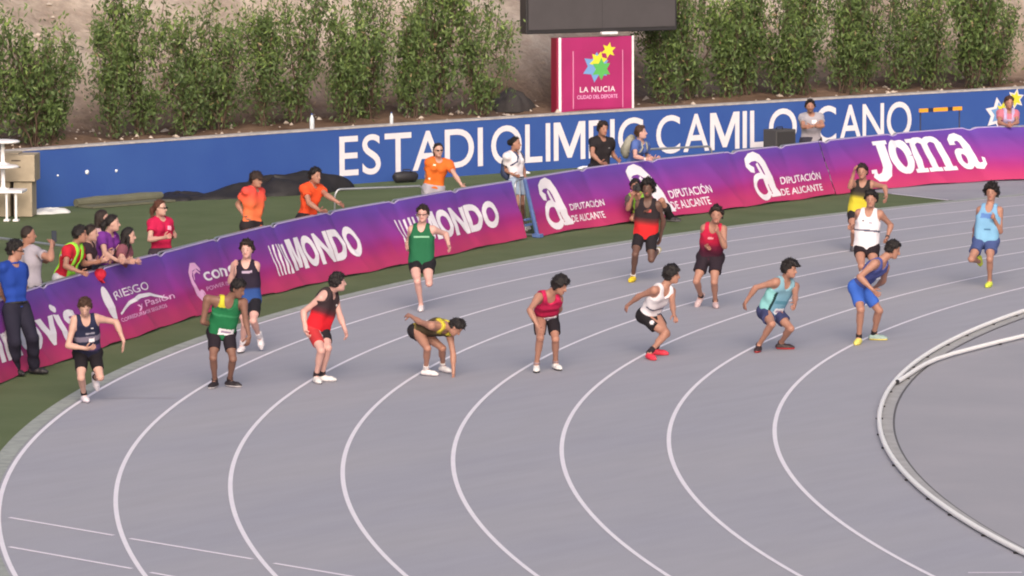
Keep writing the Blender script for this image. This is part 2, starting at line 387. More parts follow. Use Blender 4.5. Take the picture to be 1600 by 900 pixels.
# loose stones on the bank: one mass of many
M_stone = mat('pale_stone', L4((186, 172, 162)), 0.95, noise=0.5, nscale=6.0)
mb = MB()
for _ in range(900):
    y = random.uniform(-6, 26); d = random.choice((random.uniform(0.3, 3.2), random.uniform(3.0, 10))); p = bank_pt(y, d); s = random.uniform(0.02, 0.07) * (1.8 if random.random() < 0.06 else 1)
    vs = [p + Vector((a * s * random.uniform(.6, 1.3), b * s * random.uniform(.6, 1.3), c * s * random.uniform(.4, .8))) for a, b, c in ((1, 0, 0), (-1, 0, 0), (0, 1, 0), (0, -1, 0), (0, 0, 1), (0, 0, -1))]
    mb.add(vs, [(0, 2, 4), (2, 1, 4), (1, 3, 4), (3, 0, 4), (2, 0, 5), (1, 2, 5), (3, 1, 5), (0, 3, 5)])
obj('loose_stones', mb.mesh('loose_stones', M_stone), kind='stuff')

# ---------------------------------------------------------------- shrubs / young trees behind the wall
M_bark = mat('grey_brown_bark', L4((84, 68, 60)), 0.9, noise=0.5, nscale=25.0)
M_leaf = mat('oleander_leaf', None, 0.55, attr='Col', noise=0.25, nscale=3.0, spec=0.3)
_lb = M_leaf.node_tree.nodes['Principled BSDF']
def shrub_meshes(seed, H, R):
    rn = random.Random(seed); g = np.random.default_rng(seed)
    stems = []; cl = []                                             # clumps: centre, spread, weight
    for k in range(rn.randint(5, 7)):
        a = rn.uniform(0, 6.28); l = H * rn.uniform(0.45, 0.98); out = R * rn.uniform(0.1, 1.15)
        pts = [Vector((rn.uniform(-.12, .12), rn.uniform(-.12, .12), -0.05))]; n = 7
        for i in range(1, n + 1):
            t = i / n; pts.append(Vector((pts[0].x + math.cos(a) * out * t ** 1.1 + rn.uniform(-.05, .05), pts[0].y + math.sin(a) * out * t ** 1.1 + rn.uniform(-.05, .05), l * t)))
        stems.append((pts, 0.020, 0.006))
        for j in range(1, n + 1):
            t = j / n; cl.append((pts[j], .09 + .06 * rn.random(), 1.0 if t > .3 else .18))
            for _ in range(2 if j < n else 3):
                b = rn.uniform(0, 6.28); prof = .55 + .6 * math.sin(math.pi * min(1, t * .95)); ll = R * rn.uniform(0.2, 0.7) * prof
                q0 = pts[j - 1].lerp(pts[j], rn.random()); q1 = q0 + Vector((math.cos(b) * ll, math.sin(b) * ll, rn.uniform(0.12, 0.42)))
                stems.append(([q0, q0.lerp(q1, .5) + Vector((0, 0, -.03)), q1], 0.008, 0.003)); cl.append((q1, .07 + .07 * rn.random(), 1.1 if t > .25 else .3)); cl.append((q0.lerp(q1, .6), .08, .6))
    for k in range(12):                                             # long upright shoots that break the outline
        a = rn.uniform(0, 6.28); r_ = R * rn.uniform(.1, 1.0); b0 = Vector((math.cos(a) * r_, math.sin(a) * r_, H * rn.uniform(.4, .8))); b1 = b0 + Vector((math.cos(a) * .12 + rn.uniform(-.1, .1), math.sin(a) * .12, H * rn.uniform(.15, .36)))
        stems.append(([b0, b0.lerp(b1, .5), b1], 0.007, 0.003))
        for i in range(4): cl.append((b0.lerp(b1, .25 + .25 * i), .045 + .02 * rn.random(), .45))
    mb = MB()
    for pts, r0, r1 in stems: mb.tube(pts, r0, 5, r1, cap=False)
    tr = mb.mesh('stems', M_bark, True)
    C = np.array([list(c[0]) for c in cl]); sg = np.array([c[1] for c in cl]); wt = np.array([c[2] for c in cl]) * g.uniform(.0, 1.6, len(cl)) ** 1.5; wt /= wt.sum()
    n = 3600; ci = g.choice(len(C), n, p=wt); ctr = C[ci] + g.normal(0, 1, (n, 3)) * sg[ci][:, None] * np.array([.88, .88, 1.8]); ctr[:, 2] = np.abs(ctr[:, 2]) + .04
    clump = g.random(len(C))[ci]
    d = g.normal(0, 1, (n, 3)); d[:, 2] += 1.1; d /= np.linalg.norm(d, axis=1)[:, None]
    s = np.cross(d, g.normal(0, 1, (n, 3))); s /= np.linalg.norm(s, axis=1)[:, None]
    ln = g.uniform(0.034, 0.072, n)[:, None]; wd = ln * g.uniform(0.24, 0.4, n)[:, None]
    V = np.stack([ctr - d * ln, ctr + s * wd - d * ln * 0.1, ctr + d * ln, ctr - s * wd - d * ln * 0.1], 1).reshape(-1, 3)
    F = np.arange(4 * n).reshape(n, 4)
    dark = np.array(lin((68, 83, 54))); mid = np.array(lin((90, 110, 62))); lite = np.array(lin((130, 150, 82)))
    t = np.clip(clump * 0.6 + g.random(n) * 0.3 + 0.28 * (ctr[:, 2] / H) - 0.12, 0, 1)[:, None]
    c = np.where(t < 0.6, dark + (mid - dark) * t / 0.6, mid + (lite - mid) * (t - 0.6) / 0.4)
    dead = g.random(n) < 0.008; c[dead] = lin((150, 130, 100))
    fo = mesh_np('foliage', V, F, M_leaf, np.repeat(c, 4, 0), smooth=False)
    return tr, fo
SHM = [shrub_meshes(11, 2.4, 0.60), shrub_meshes(23, 2.2, 0.50), shrub_meshes(35, 2.6, 0.64), shrub_meshes(47, 2.3, 0.44), shrub_meshes(59, 2.4, 0.58), shrub_meshes(61, 2.1, 0.64)]
SHR = [  # y along the wall, distance behind it, variant, turn, scale, label
 (-3.3, 1.3, 0, 0.3, 1.02, 'leafy bush at the left edge of the photo above the beige cabinet'),
 (-2.35, 1.5, 2, 1.2, 1.05, 'tall bush just right of the white plastic tables, second from the left edge'),
 (-1.45, 1.2, 5, 2.2, 0.95, 'sparse bush showing bare twigs above the blank blue wall, third from the left'),
 (-0.75, 1.6, 1, 4.0, 0.92, 'thin bush with bare slope showing to its right, fourth from the left'),
 (0.35, 1.3, 4, 0.9, 1.0, 'rounded bright bush, first of the dense left clump'),
 (1.15, 1.6, 0, 2.7, 1.0, 'dense dark bush above the green mat end, second of the left clump'),
 (1.95, 1.2, 2, 5.1, 0.98, 'dense bush above the grey patch of wall, third of the left clump'),
 (2.85, 1.5, 5, 3.3, 1.06, 'broad bush above the left end of the black tarpaulin'),
 (3.75, 1.3, 4, 1.9, 0.98, 'bush standing left of the letter E behind the wall'),
 (4.65, 1.5, 0, 5.6, 1.04, 'bush standing above the letters E and S'),
 (5.5, 1.2, 1, 0.2, 1.02, 'bush standing above the first letter T'),
 (6.25, 1.5, 2, 3.9, 1.05, 'tall bright bush above the letters A and D of the first word'),
 (7.1, 1.3, 3, 1.1, 1.05, 'bush above the letter I that ends the first word'),
 (7.9, 1.5, 4, 4.4, 1.04, 'bush above the gap between the first two words'),
 (8.7, 1.2, 0, 2.4, 1.02, 'last bush left of the scoreboard, its trunks bare at the foot'),
 (13.2, 1.3, 2, 0.6, 1.02, 'first bush right of the scoreboard above letters A and M'),
 (13.95, 1.5, 0, 3.0, 1.0, 'second bush right of the scoreboard above letters M and I'),
 (14.7, 1.2, 1, 5.2, 1.02, 'slender bush above the letter L of the third word'),
 (15.35, 1.5, 3, 1.7, 1.08, 'bush above the head of the man in grey with crossed arms, left side'),
 (16.1, 1.3, 5, 4.9, 1.0, 'bush right of the man in grey, above letters C and A'),
 (16.85, 1.5, 4, 2.0, 0.98, 'bush above the letter N of the last word'),
 (17.6, 1.2, 3, 0.1, 1.08, 'narrow bush above the final letter O'),
 (18.35, 1.5, 1, 3.6, 1.02, 'bush left of the orange striped hurdle'),
 (19.15, 1.3, 2, 4.7, 0.98, 'bush directly above the orange striped hurdle'),
 (20.0, 1.5, 0, 1.4, 0.98, 'bush between the hurdle and the star emblem'),
 (20.8, 1.2, 3, 5.8, 1.05, 'bush above the star emblem near the right edge'),
 (21.6, 1.4, 5, 2.9, 1.0, 'bush cut off by the right edge of the photo'),
]
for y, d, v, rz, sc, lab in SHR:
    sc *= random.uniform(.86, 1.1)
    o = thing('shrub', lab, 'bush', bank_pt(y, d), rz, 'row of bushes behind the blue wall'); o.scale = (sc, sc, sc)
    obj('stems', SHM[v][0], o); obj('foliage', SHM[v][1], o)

# ---------------------------------------------------------------- scoreboard on its pink pedestal
PB = Vector((-56.6315, 10.712, 0.98)); PD = Vector((0.49, 0.872, 0)).normalized(); PANG = math.atan2(PD.y, PD.x)
M_pink = mat('magenta_panel', L4((158, 36, 100)), 0.55, noise=0.25, nscale=1.5); M_pinkdark = mat('crimson_side_panel', L4((136, 26, 56)), 0.6)
M_screen = mat('dark_led_screen', L4((72, 68, 72)), 0.5, noise=0.2, nscale=2.0); M_frame = mat('black_steel_frame', L4((44, 42, 46)), 0.5)
board = thing('scoreboard', 'big dark switched off video screen mounted above a magenta town pedestal', 'scoreboard', PB, PANG)
# local axes: x along the face, -y toward the track
def bpart(name, c, size, m, bevel=0.0, parent=board):
    mb = MB(); mb.box(c, size); return obj(name, mb.mesh(name, m, bevel=bevel), parent)
bpart('pedestal', (0.80, 0.11, 0.72), (1.62, 0.22, 1.44), M_pink)
bpart('side_panel', (-0.025, 0.11, 0.72), (0.026, 0.24, 1.44), M_pinkdark)
bpart('white_edge_strip', (0.035, -0.012, 0.725), (0.05, 0.02, 1.45), M_white)
bpart('white_edge_strip', (1.61, -0.010, 0.725), (0.035, 0.02, 1.45), M_white)
bpart('front_panel', (0.85, -0.010, 0.62), (1.06, 0.018, 1.12), M_pink)
for x in (0.32, 1.385): bpart('panel_trim', (x, -0.013, 0.62), (0.012, 0.022, 1.12), mat('pale_trim', L4((220, 150, 190)), 0.5))
bpart('screen_housing', (0.95, 0.14, 2.96), (3.26, 0.28, 2.86), M_frame, bevel=0.015)
bpart('screen', (0.95, -0.008, 2.98), (3.16, 0.02, 2.74), M_screen)
for x in (0.95,): bpart('module_joint', (x, -0.019, 2.98), (0.005, 0.003, 2.74), M_frame)
bpart('lamp_bar', (1.08, -0.05, 1.515), (0.34, 0.10, 0.05), M_white, bevel=0.01)
def board_pt(u, v):
    p = PB + PD * u; p.z = v; return p, Vector((PD.y, -PD.x, 0))
def blay(name, shapes, m, off=0.022):
    o = lay(name, shapes, board_pt, m, board, off, 5, Vector((0, 0, 0)))
    o.matrix_parent_inverse = (Matrix.Translation(PB) @ Matrix.Rotation(PANG, 4, 'Z')).inverted(); return o
blay('star_print', [star6(0.80, 1.84, 0.30, 0.17, rot=0.1)], M_sky, 0.024)
blay('star_print', [star6(0.86, 1.95, 0.20, 0.11, rot=0.3)], M_yel, 0.026)
blay('star_print', [star6(0.92, 1.80, 0.22, 0.12, rot=0.0)], M_grn, 0.028)
blay('star_print', [star6(1.08, 2.16, 0.16, 0.08, rot=0.2)], M_yel, 0.024)
V, F = text_poly('LA NUCIA', 0.012, 1.15); blay('lettering', [(fit_box(V, 0.46, 1.22, 1.36, 1.46, ref=(0, CAPH)), F)], M_print)
V, F = text_poly('CIUDAD DEL DEPORTE', 0.01, 1.0); blay('lettering', [(fit_box(V, 0.40, 1.27, 1.23, 1.30, ref=(0, CAPH)), F)], M_printdim)
# dark shade net heap left of the pedestal
M_net = mat('dark_grey_sheeting', L4((62, 58, 60)), 0.85, noise=0.4, nscale=5.0)
def heap(name, label, cat, c, rx, ry, h, rz, m, seed, n=40, lop=0.0):
    """crumpled mound; lop > 0 piles it up toward +x"""
    g = np.random.default_rng(seed); V = []; F = []
    ph = g.random(8) * 6.28; k = 12
    for j in range(k + 1):
        t = j / k
        for i in range(n):
            a = 2 * math.pi * i / n; rr = (1 - t ** 1.6) * (1 + 0.12 * math.sin(3 * a + ph[0]) + 0.08 * math.sin(7 * a + ph[1]) + .05 * math.sin(12 * a + ph[6])); x = rr * math.cos(a)
            zz = h * (1 - (1 - t) ** 2.0) * (1 - lop * .5 + lop * x * .5) * (1 + 0.14 * math.sin(2 * a + ph[2]) + 0.10 * math.sin(5 * a + ph[3] + 4 * t)) + h * .09 * t * (1.2 - t) * 4 * math.sin(9 * a + ph[4] + 6 * t) * .5 + h * .06 * math.sin(15 * x + ph[5]) * t
            V.append((rx * x, ry * rr * math.sin(a), zz - 0.01 * (j == 0)))
    for j in range(k):
        for i in range(n): i2 = (i + 1) % n; F.append((j * n + i, j * n + i2, (j + 1) * n + i2, (j + 1) * n + i))
    o = obj(name, mesh_np(name, V, F, m), loc=c, rz=rz); return tag(o, label, cat)
heap('sheeting_heap', 'dark crumpled sheeting heaped beside the pink pedestal', 'sheeting', bank_pt(10.0, 1.9) + Vector((0, 0, -0.02)), 0.5, 0.35, 0.36, 1.2, M_net, 3)
# ---------------------------------------------------------------- crowd barriers and printed banners
GR = np.arange(-30, 18.1, 1.5)
RB = [47.69, 47.68, 47.62, 47.53, 47.41, 47.37, 47.34, 47.37, 47.39, 47.46, 47.56, 47.54, 47.55, 47.6, 47.61, 47.65, 47.79, 47.97, 48.06, 48.18, 48.25, 48.24, 48.27, 48.38, 48.52, 48.68, 48.85, 49.0, 48.97, 48.8, 48.26, 47.74, 47.4]
RT = [47.85, 47.87, 47.89, 47.89, 47.85, 47.8, 47.77, 47.75, 47.71, 47.76, 47.81, 47.88, 47.96, 48.04, 48.08, 48.09, 48.18, 48.26, 48.33, 48.49, 48.68, 48.85, 48.88, 48.86, 48.91, 49.05, 49.25, 49.42, 49.53, 49.60, 49.3, 48.78, 48.17]
JOINTS = [-29.3, -26.6, -23.9, -21.2, -18.5, -15.8, -13.05, -10.43, -7.85, -5.27, -2.72, 0.13, 2.8, 5.49, 7.25, 9.0, 11.4, 13.82, 16.5]
def dip(th):
    d = min(abs(th - j) for j in JOINTS) * 0.83
    return 0.04 * (1 - min(1, d / 0.13)) ** 0.8
def wrinkle(th, v, ph):
    u = th * 0.84
    return 0.75 * (0.016 * math.sin(2.1 * u + 1.5 * v + ph) + 0.011 * math.sin(4.3 * u - 3.4 * v + 2.1 * ph) + 0.007 * math.sin(9.2 * u + 5.0 * v + ph)
            + 0.016 * math.exp(-((v - 0.42 - 0.05 * math.sin(1.3 * u)) / 0.06) ** 2) + 0.022 * math.exp(-(math.sin(1.65 * (u * 0.9 + v * 0.7)) - 0.2) ** 2 / 0.012))
def ban_pt(th, v, ph=0.0):
    ph = 0.0
    vv = v
    r = np.interp(th, GR, RB) * (1 - vv) + np.interp(th, GR, RT) * vv; a = math.radians(th)
    n = Vector((math.cos(a), -math.sin(a), 0.25)).normalized()
    z = 0.03 + (0.91 - dip(th)) * vv
    p = Vector((-r * math.cos(a), r * math.sin(a), z)); k = 1.0 - 0.75 * max(0, (v - 0.8) / 0.2)
    return p + n * (wrinkle(th, v, ph) * k), n
def banner_mat():
    m = bpy.data.materials.new('gradient_banner_cloth'); m.use_nodes = True; nt = m.node_tree; b = nt.nodes['Principled BSDF']
    at = nt.nodes.new('ShaderNodeAttribute'); at.attribute_name = 'Col'
    sx = nt.nodes.new('ShaderNodeSeparateColor'); cr = nt.nodes.new('ShaderNodeValToRGB'); e = cr.color_ramp.elements
    e[0].position = 0.0; e[0].color = L4((178, 56, 102)); e[1].position = 1.0; e[1].color = L4((92, 64, 156))
    for p, c in ((0.16, (172, 50, 104)), (0.34, (152, 42, 116)), (0.5, (136, 50, 136)), (0.7, (118, 56, 144)), (0.86, (98, 58, 146))):
        x = e.new(p); x.color = L4(c)
    tc = nt.nodes.new('ShaderNodeTexCoord'); n = nt.nodes.new('ShaderNodeTexNoise'); n.inputs['Scale'].default_value = 0.9; n.inputs['Detail'].default_value = 2.0
    ad = nt.nodes.new('ShaderNodeMath'); ad.operation = 'MULTIPLY_ADD'; ad.inputs[1].default_value = 0.22
    sb = nt.nodes.new('ShaderNodeMath'); sb.operation = 'SUBTRACT'; sb.inputs[1].default_value = 0.11
    nt.links.new(tc.outputs['Object'], n.inputs['Vector']); nt.links.new(at.outputs['Color'], sx.inputs[0])
    nt.links.new(n.outputs['Fac'], ad.inputs[0]); nt.links.new(sx.outputs[0], ad.inputs[2]); nt.links.new(ad.outputs[0], sb.inputs[0]); nt.links.new(sb.outputs[0], cr.inputs['Fac'])
    nt.links.new(cr.outputs[0], b.inputs['Base Color']); b.inputs['Roughness'].default_value = 0.6; b.inputs['Specular IOR Level'].default_value = 0.3
    return m
M_ban = banner_mat(); M_hem = mat('pale_hem', L4((176, 160, 206)), 0.6)
def shapes_text(body, x0, x1, y0, y1, bold=0.0, spacing=1.0, ref='cap'):
    V, F = text_poly(body, bold, spacing)
    rf = {'cap': (-bold, CAPH + bold), 'x': (-bold, 0.52 + bold), None: None}[ref]
    return (fit_box(V, x0, x1, y0, y1, ref=rf), F)
def a_logo(x0, x1, y0, y1):
    S = lambda x, y: (x0 + x * (x1 - x0), y0 + y * (y1 - y0))
    sh = []
    hook = [S(*p) for p in [(0.24, 0.66), (0.12, 0.70), (0.05, 0.78), (0.07, 0.88), (0.2, 0.95), (0.38, 0.97), (0.54, 0.90), (0.64, 0.76), (0.70, 0.55), (0.75, 0.3), (0.80, 0.12), (0.98, 0.07)]]
    k = (x1 - x0)
    sh.append(stroke(hook, [k * .12, k * .15, k * .15, k * .15, k * .17, k * .19, k * .21, k * .22, k * .24, k * .26, k * .24, k * .05]))
    bowl = [S(0.36 + 0.29 * math.cos(math.radians(a)), 0.27 + 0.25 * math.sin(math.radians(a))) for a in range(15, 336, 16)]
    sh.append(stroke(bowl, k * 0.12))
    sh.append(stroke([S(0.38, 0.80), S(0.47, 0.55), S(0.55, 0.25), S(0.60, 0.05)], [k * .08, k * .10, k * .10, k * .09]))
    sh.append(stroke([S(0.62, 0.05), S(1.0, 0.05)], (y1 - y0) * 0.07))
    return sh
def mondo(x0, x1, y0, y1):
    sh = []; n = 5; w_ = (x1 - x0)
    for i in range(n):
        x = x0 + w_ * 0.036 * i; wd = 0.045 + 0.012 * i
        sh.append((np.array([(x, y0 - .02), (x + wd, y0 - .02), (x + wd, y1 - .03), (x, y1 - .03)]), [(0, 1, 2, 3)]))
    lx0 = x0 + w_ * 0.20; lw = (x1 - lx0) / 5.0
    cw = [1.12, 0.95, 1.05, 1.0, 0.95]; x = lx0
    for ch, c in zip('MONDO', cw):
        ww = lw * c / sum(cw) * 5; V, F = m_poly(0.27) if ch == 'M' else text_poly(ch, 0.045); sh.append((fit_box(V, x + .01, x + ww - .01, y0, y1, ref=None), F)); x += ww
    return sh
def joma():
    sh = []
    J = [(10.84, 0.86), (10.84, 0.62), (10.83, 0.44), (10.76, 0.29), (10.62, 0.20), (10.46, 0.19), (10.35, 0.28)]
    sh.append(stroke(J, [.28, .28, .28, .26, .18, .14, .16])); sh.append(stroke([(10.60, 0.855), (11.06, 0.855)], 0.075)); sh.append(stroke([(10.27, 0.32), (10.45, 0.32)], 0.07))
    o = ell(11.37, 0.565, 0.255, 0.27, 0, 360, 36); sh.append(stroke(o, [0.125 + 0.10 * abs(math.cos(2 * math.pi * i / 36)) for i in range(37)]))
    for x in (11.86, 12.27, 12.68): sh.append(stroke([(x, 0.26), (x, 0.77)], 0.20)); sh.append(stroke([(x - 0.19, 0.262), (x + 0.19, 0.262)], 0.075))
    sh.append(stroke([(11.66, 0.84), (11.9, 0.84)], 0.075)); sh.append(stroke([(11.86, 0.75), (11.86, 0.875)], 0.175))
    for x in (12.065, 12.475): sh.append(stroke(ell(x, 0.735, 0.205, 0.11, 180, 0, 14), [.10 + .05 * abs(math.cos(math.pi * i / 14)) for i in range(15)]))
    sh.append(stroke([(13.10, 0.70), (13.10, 0.77), (13.18, 0.835), (13.30, 0.845), (13.40, 0.79), (13.44, 0.66), (13.44, 0.42), (13.48, 0.30), (13.58, 0.275), (13.68, 0.33), (13.70, 0.44)], [.19, .17, .14, .15, .20, .22, .22, .19, .12, .07, .07]))
    sh.append(stroke(ell(13.21, 0.425, 0.155, 0.15, 0, 360, 22), [.10 + .06 * abs(math.cos(2 * math.pi * i / 22)) for i in range(23)]))
    return sh
BAN = [
 (-29.3, -22.3, 0.3, 'far left purple to pink banner lettered novis behind the man in blue', [('p', lambda: [shapes_text('nnovis', -27.6, -23.15, 0.22, 0.66, 0.02, 0.98, 'x')])]),
 (-22.3, -17.9, 1.1, 'purple to pink banner lettered RIESGO with a white swoosh', [
    ('p', lambda: [shapes_text('RIESGO', -21.2, -19.5, 0.555, 0.665, 0.0)]),
    ('l', lambda: [(np.array([(-21.58, .52)] + [(-21.58 + .17 * math.cos(t) + .05 * math.sin(t) ** 2 * (1 if math.sin(t) < 0 else .3), .52 + .25 * math.sin(t)) for t in np.linspace(0, 6.2832, 25)[:-1]]), [(0, 1 + i, 1 + (i + 1) % 24) for i in range(24)])]),
    ('s', lambda: [stroke([(-21.25, 0.35), (-20.7, 0.45), (-20.1, 0.495), (-19.6, 0.48), (-19.1, 0.40), (-18.85, 0.35)], [.03, .05, .06, .05, .035, .015])]),
    ('d', lambda: [shapes_text('y Pasión', -20.45, -18.6, 0.33, 0.42, 0.01), shapes_text('CORREDURIA DE SEGUROS', -21.35, -19.0, 0.235, 0.285, 0.01)])]),
 (-17.9, -13.95, 2.3, 'purple to pink banner lettered cone with a pale curl emblem', [
    ('p', lambda: [shapes_text('coneisa', -16.98, -14.35, 0.43, 0.585, 0.012, 0.98, 'x')]),
    ('d', lambda: [stroke([(-17.02, 0.62), (-17.18, 0.70), (-17.42, 0.70), (-17.56, 0.60), (-17.56, 0.45), (-17.48, 0.32), (-17.36, 0.24), (-17.22, 0.26)], [.05, .09, .12, .14, .15, .15, .14, .08]),
                   stroke([(-17.10, 0.57), (-17.24, 0.63), (-17.40, 0.6), (-17.44, 0.5)], [.03, .05, .05, .03]), stroke(ell(-17.28, 0.25, 0.10, 0.07, 0, 360, 16), 0.035)]),
    ('d', lambda: [shapes_text('POWER IS ON', -17.05, -15.2, 0.29, 0.35, 0.0)])]),
 (-13.95, -8.55, 3.6, 'banner with the big white five letter word left of the runner in green', [('p', lambda: mondo(-13.62, -9.83, 0.24, 0.74))]),
 (-8.55, -3.0, 4.4, 'purple to pink banner with the big white word partly hidden by the runner in green', [('p', lambda: mondo(-8.12, -3.85, 0.26, 0.73))]),
 (-2.42, 1.6, 5.2, 'banner lettered DIPUTACIÓN DE ALICANTE just right of the gap in the barriers', [
    ('p', lambda: a_logo(-1.95, -0.95, 0.08, 0.90)), ('p', lambda: [shapes_text('DIPUTACIÓN', -0.93, 0.40, 0.33, 0.44, 0.012), shapes_text('DE ALICANTE', -0.97, 0.25, 0.12, 0.24, 0.012)])]),
 (1.6, 5.2, 6.0, 'banner lettered DIPUTACIÓN DE ALICANTE behind the crouching photographer', [
    ('p', lambda: a_logo(1.72, 2.72, 0.06, 0.90)), ('p', lambda: [shapes_text('DIPUTACIÓN', 2.76, 4.22, 0.31, 0.45, 0.012), shapes_text('DE ALICANTE', 2.66, 4.02, 0.11, 0.25, 0.012)])]),
 (5.2, 8.72, 7.1, 'banner lettered DIPUTACIÓN DE ALICANTE with no one in front of it', [
    ('p', lambda: a_logo(5.80, 6.72, 0.08, 0.90)), ('p', lambda: [shapes_text('DIPUTACIÓN', 6.85, 8.36, 0.30, 0.43, 0.012), shapes_text('DE ALICANTE', 6.75, 8.30, 0.09, 0.215, 0.012)])]),
 (8.75, 17.6, 8.3, 'right hand purple to pink banner with the heavy white slab serif word', [('p', joma)]),
]
for t0, t1, ph, lab, prints in BAN:
    n = max(8, int((t1 - t0) * 0.84 / 0.05)); m = 16; V = []; c = []; F = []
    tm = (t0 + t1) / 2; base = ban_pt(tm, 0.0, ph)[0]; base.z = 0.0
    for i in range(n + 1):
        th = t0 + (t1 - t0) * i / n
        for j in range(m + 1):
            v = j / m; p, nn = ban_pt(th, v, ph)
            if j == 0: p.z = 0.012 + 0.02 * (0.5 + 0.5 * math.sin(th * 3.1 + ph))
            V.append(p - base); c.append((v, v, v))
            if i and j: a = i * (m + 1) + j; b = (i - 1) * (m + 1) + j; F.append((b - 1, a - 1, a, b))
    o = tag(obj('banner', mesh_np('banner', [tuple(v) for v in V], F, M_ban, np.array(c)), loc=base), lab, 'banner')
    o['group'] = 'sponsor banners along the barriers'
    # rolled top hem
    mb = MB(); mb.tube([ban_pt(t0 + (t1 - t0) * i / n, 1.0, ph)[0] - base for i in range(n + 1)], 0.012, 6); obj('top_hem', mb.mesh('top_hem', M_hem, True), o)
    for kind, fn in prints:
        lay({'l': 'leaf_emblem', 's': 'swoosh'}.get(kind, 'lettering'), fn(), lambda u, v, ph=ph: ban_pt(u, v, ph), M_printdim if kind == 'd' else M_print, o, 0.006, 0.09, base)

# barriers: loop frame of tube, bars, two flat feet
def barrier_meshes(L):
    H = 0.935; R = 0.13; pts = []
    pts += [(-L / 2, 0, 0.10), (-L / 2, 0, H - R)]
    for a in range(15, 91, 15): pts.append((-L / 2 + R - R * math.cos(math.radians(a)), 0, H - R + R * math.sin(math.radians(a))))
    for a in range(75, -1, -15): pts.append((L / 2 - R + R * math.cos(math.radians(a)), 0, H - R + R * math.sin(math.radians(a))))
    pts += [(L / 2, 0, 0.10)]
    mb = MB(); mb.tube(pts, 0.018, 8); fr = mb.mesh('frame', M_steel, True)
    mb = MB(); mb.tube([(-L / 2, 0, 0.17), (L / 2, 0, 0.17)], 0.013, 6); rl = mb.mesh('bottom_rail', M_steel, True)
    mb = MB(); mb.tube([(0, 0, 0.17), (0, 0, H - 0.01)], 0.007, 5); br = mb.mesh('bar', M_steel, True)
    mb = MB(); mb.box((0, 0, 0.02), (0.05, 0.5, 0.025)); mb.box((0, 0, 0.08), (0.035, 0.05, 0.13)); ft = mb.mesh('foot', M_steel)
    return fr, rl, br, ft
BME = barrier_meshes(2.06)
def make_barrier(loc, rz, label, group, L=2.06, meshes=None, bars=True):
    fr, rl, br, ft = meshes or BME
    t = thing('crowd_barrier', label, 'barrier', loc, rz, group)
    obj('frame', fr, t); obj('bottom_rail', rl, t)
    nb = int(L / 0.15)
    for i in range(1, nb if bars else 0): obj('bar', br, t, loc=(-L / 2 + L * i / nb, 0, 0))
    for s in (-1, 1): obj('foot', ft, t, loc=(s * (L / 2 - 0.25), 0, 0))
    return t
WHERE = ['beyond the left edge, behind the man in blue', 'behind the novis banner, left half', 'behind the novis banner, right half', 'under the leaning red shirted spectator', 'under the spectators right of the RIESGO lettering',
 'behind the cone lettered banner', 'behind the first big white word', 'in front of the cap wearing man in orange', 'under the hands of the leaning man in orange', 'behind the runner in green',
 'left of the gap, under the woman in orange', 'right of the gap beside the woman in white', 'under the man in black', 'right of the crouching photographer', 'behind the left half of the unobstructed banner', 'behind the right half of the unobstructed banner', 'left half of the slab serif banner', 'right half of the slab serif banner']
for i in range(len(JOINTS) - 1):
    a, b = JOINTS[i], JOINTS[i + 1]
    P0, P1 = [Vector((-(np.interp(t, GR, RT) + 0.085) * math.cos(math.radians(t)), (np.interp(t, GR, RT) + 0.085) * math.sin(math.radians(t)), 0)) for t in (a, b)]
    d = P1 - P0; L = d.length - 0.12
    bt = make_barrier((P0 + P1) / 2, math.atan2(d.y, d.x), 'galvanised crowd barrier carrying a banner, ' + WHERE[i], 'barriers under the banners', 2.06)
    bt.scale = (L / 2.06, 1, 1)
def bare_barrier(a, b, label):
    P0, P1 = Vector((*a, 0)), Vector((*b, 0)); d = P1 - P0; bt = make_barrier((P0 + P1) / 2, math.atan2(d.y, d.x), label, 'bare barriers behind the banner line', bars=False); bt.scale = (d.length / 2.06, 1, 1.09)
bare_barrier((-49.15, -6.1), (-48.40, -4.75), 'bare grey barrier standing behind the woman in orange')
bare_barrier((-49.80, 3.15), (-49.15, 4.75), 'bare grey barrier under the letters C and A of the wall')
bare_barrier((-46.3, -15.75), (-48.25, -15.2), 'bare grey barrier behind the woman in the red tee and glasses')
# blue steel post leaning in the gap between banners
M_bluepost = mat('blue_steel_post', L4((84, 106, 158)), 0.5, noise=0.3, nscale=12.0)
g0 = ban_pt(-2.5, 0.0)[0]; g1 = ban_pt(-2.42, 1.0)[0]; g0.z = 0
gp = thing('gate_post', 'blue leaning post at the gap between two banners, in front of the woman in white', 'post', g0)
mb = MB(); mb.box((0, 0, 0), (0.05, 0.05, (g1 - g0).length)); me = mb.mesh('post', M_bluepost, bevel=0.006)
o = obj('post', me, gp); o.rotation_euler = (g1 - g0).to_track_quat('Z', 'Y').to_euler(); o.location = (g1 - g0) / 2 + Vector((0, 0, 0.0))
for z, wd in ((0.22, 0.22), (0.31, 0.20)):
    mb = MB(); mb.box((0, 0, 0), (wd, 0.04, 0.035)); o = obj('hinge_plate', mb.mesh('hinge_plate', M_bluepost, bevel=0.004), gp); t = (g1 - g0) * z; o.location = t + Vector((-0.07, -0.08, 0)); o.rotation_euler = (0, 0, math.radians(100))
mb = MB(); mb.box((0, 0, 0.03), (0.16, 0.10, 0.06)); obj('base_plate', mb.mesh('base_plate', M_bluepost, bevel=0.006), gp)

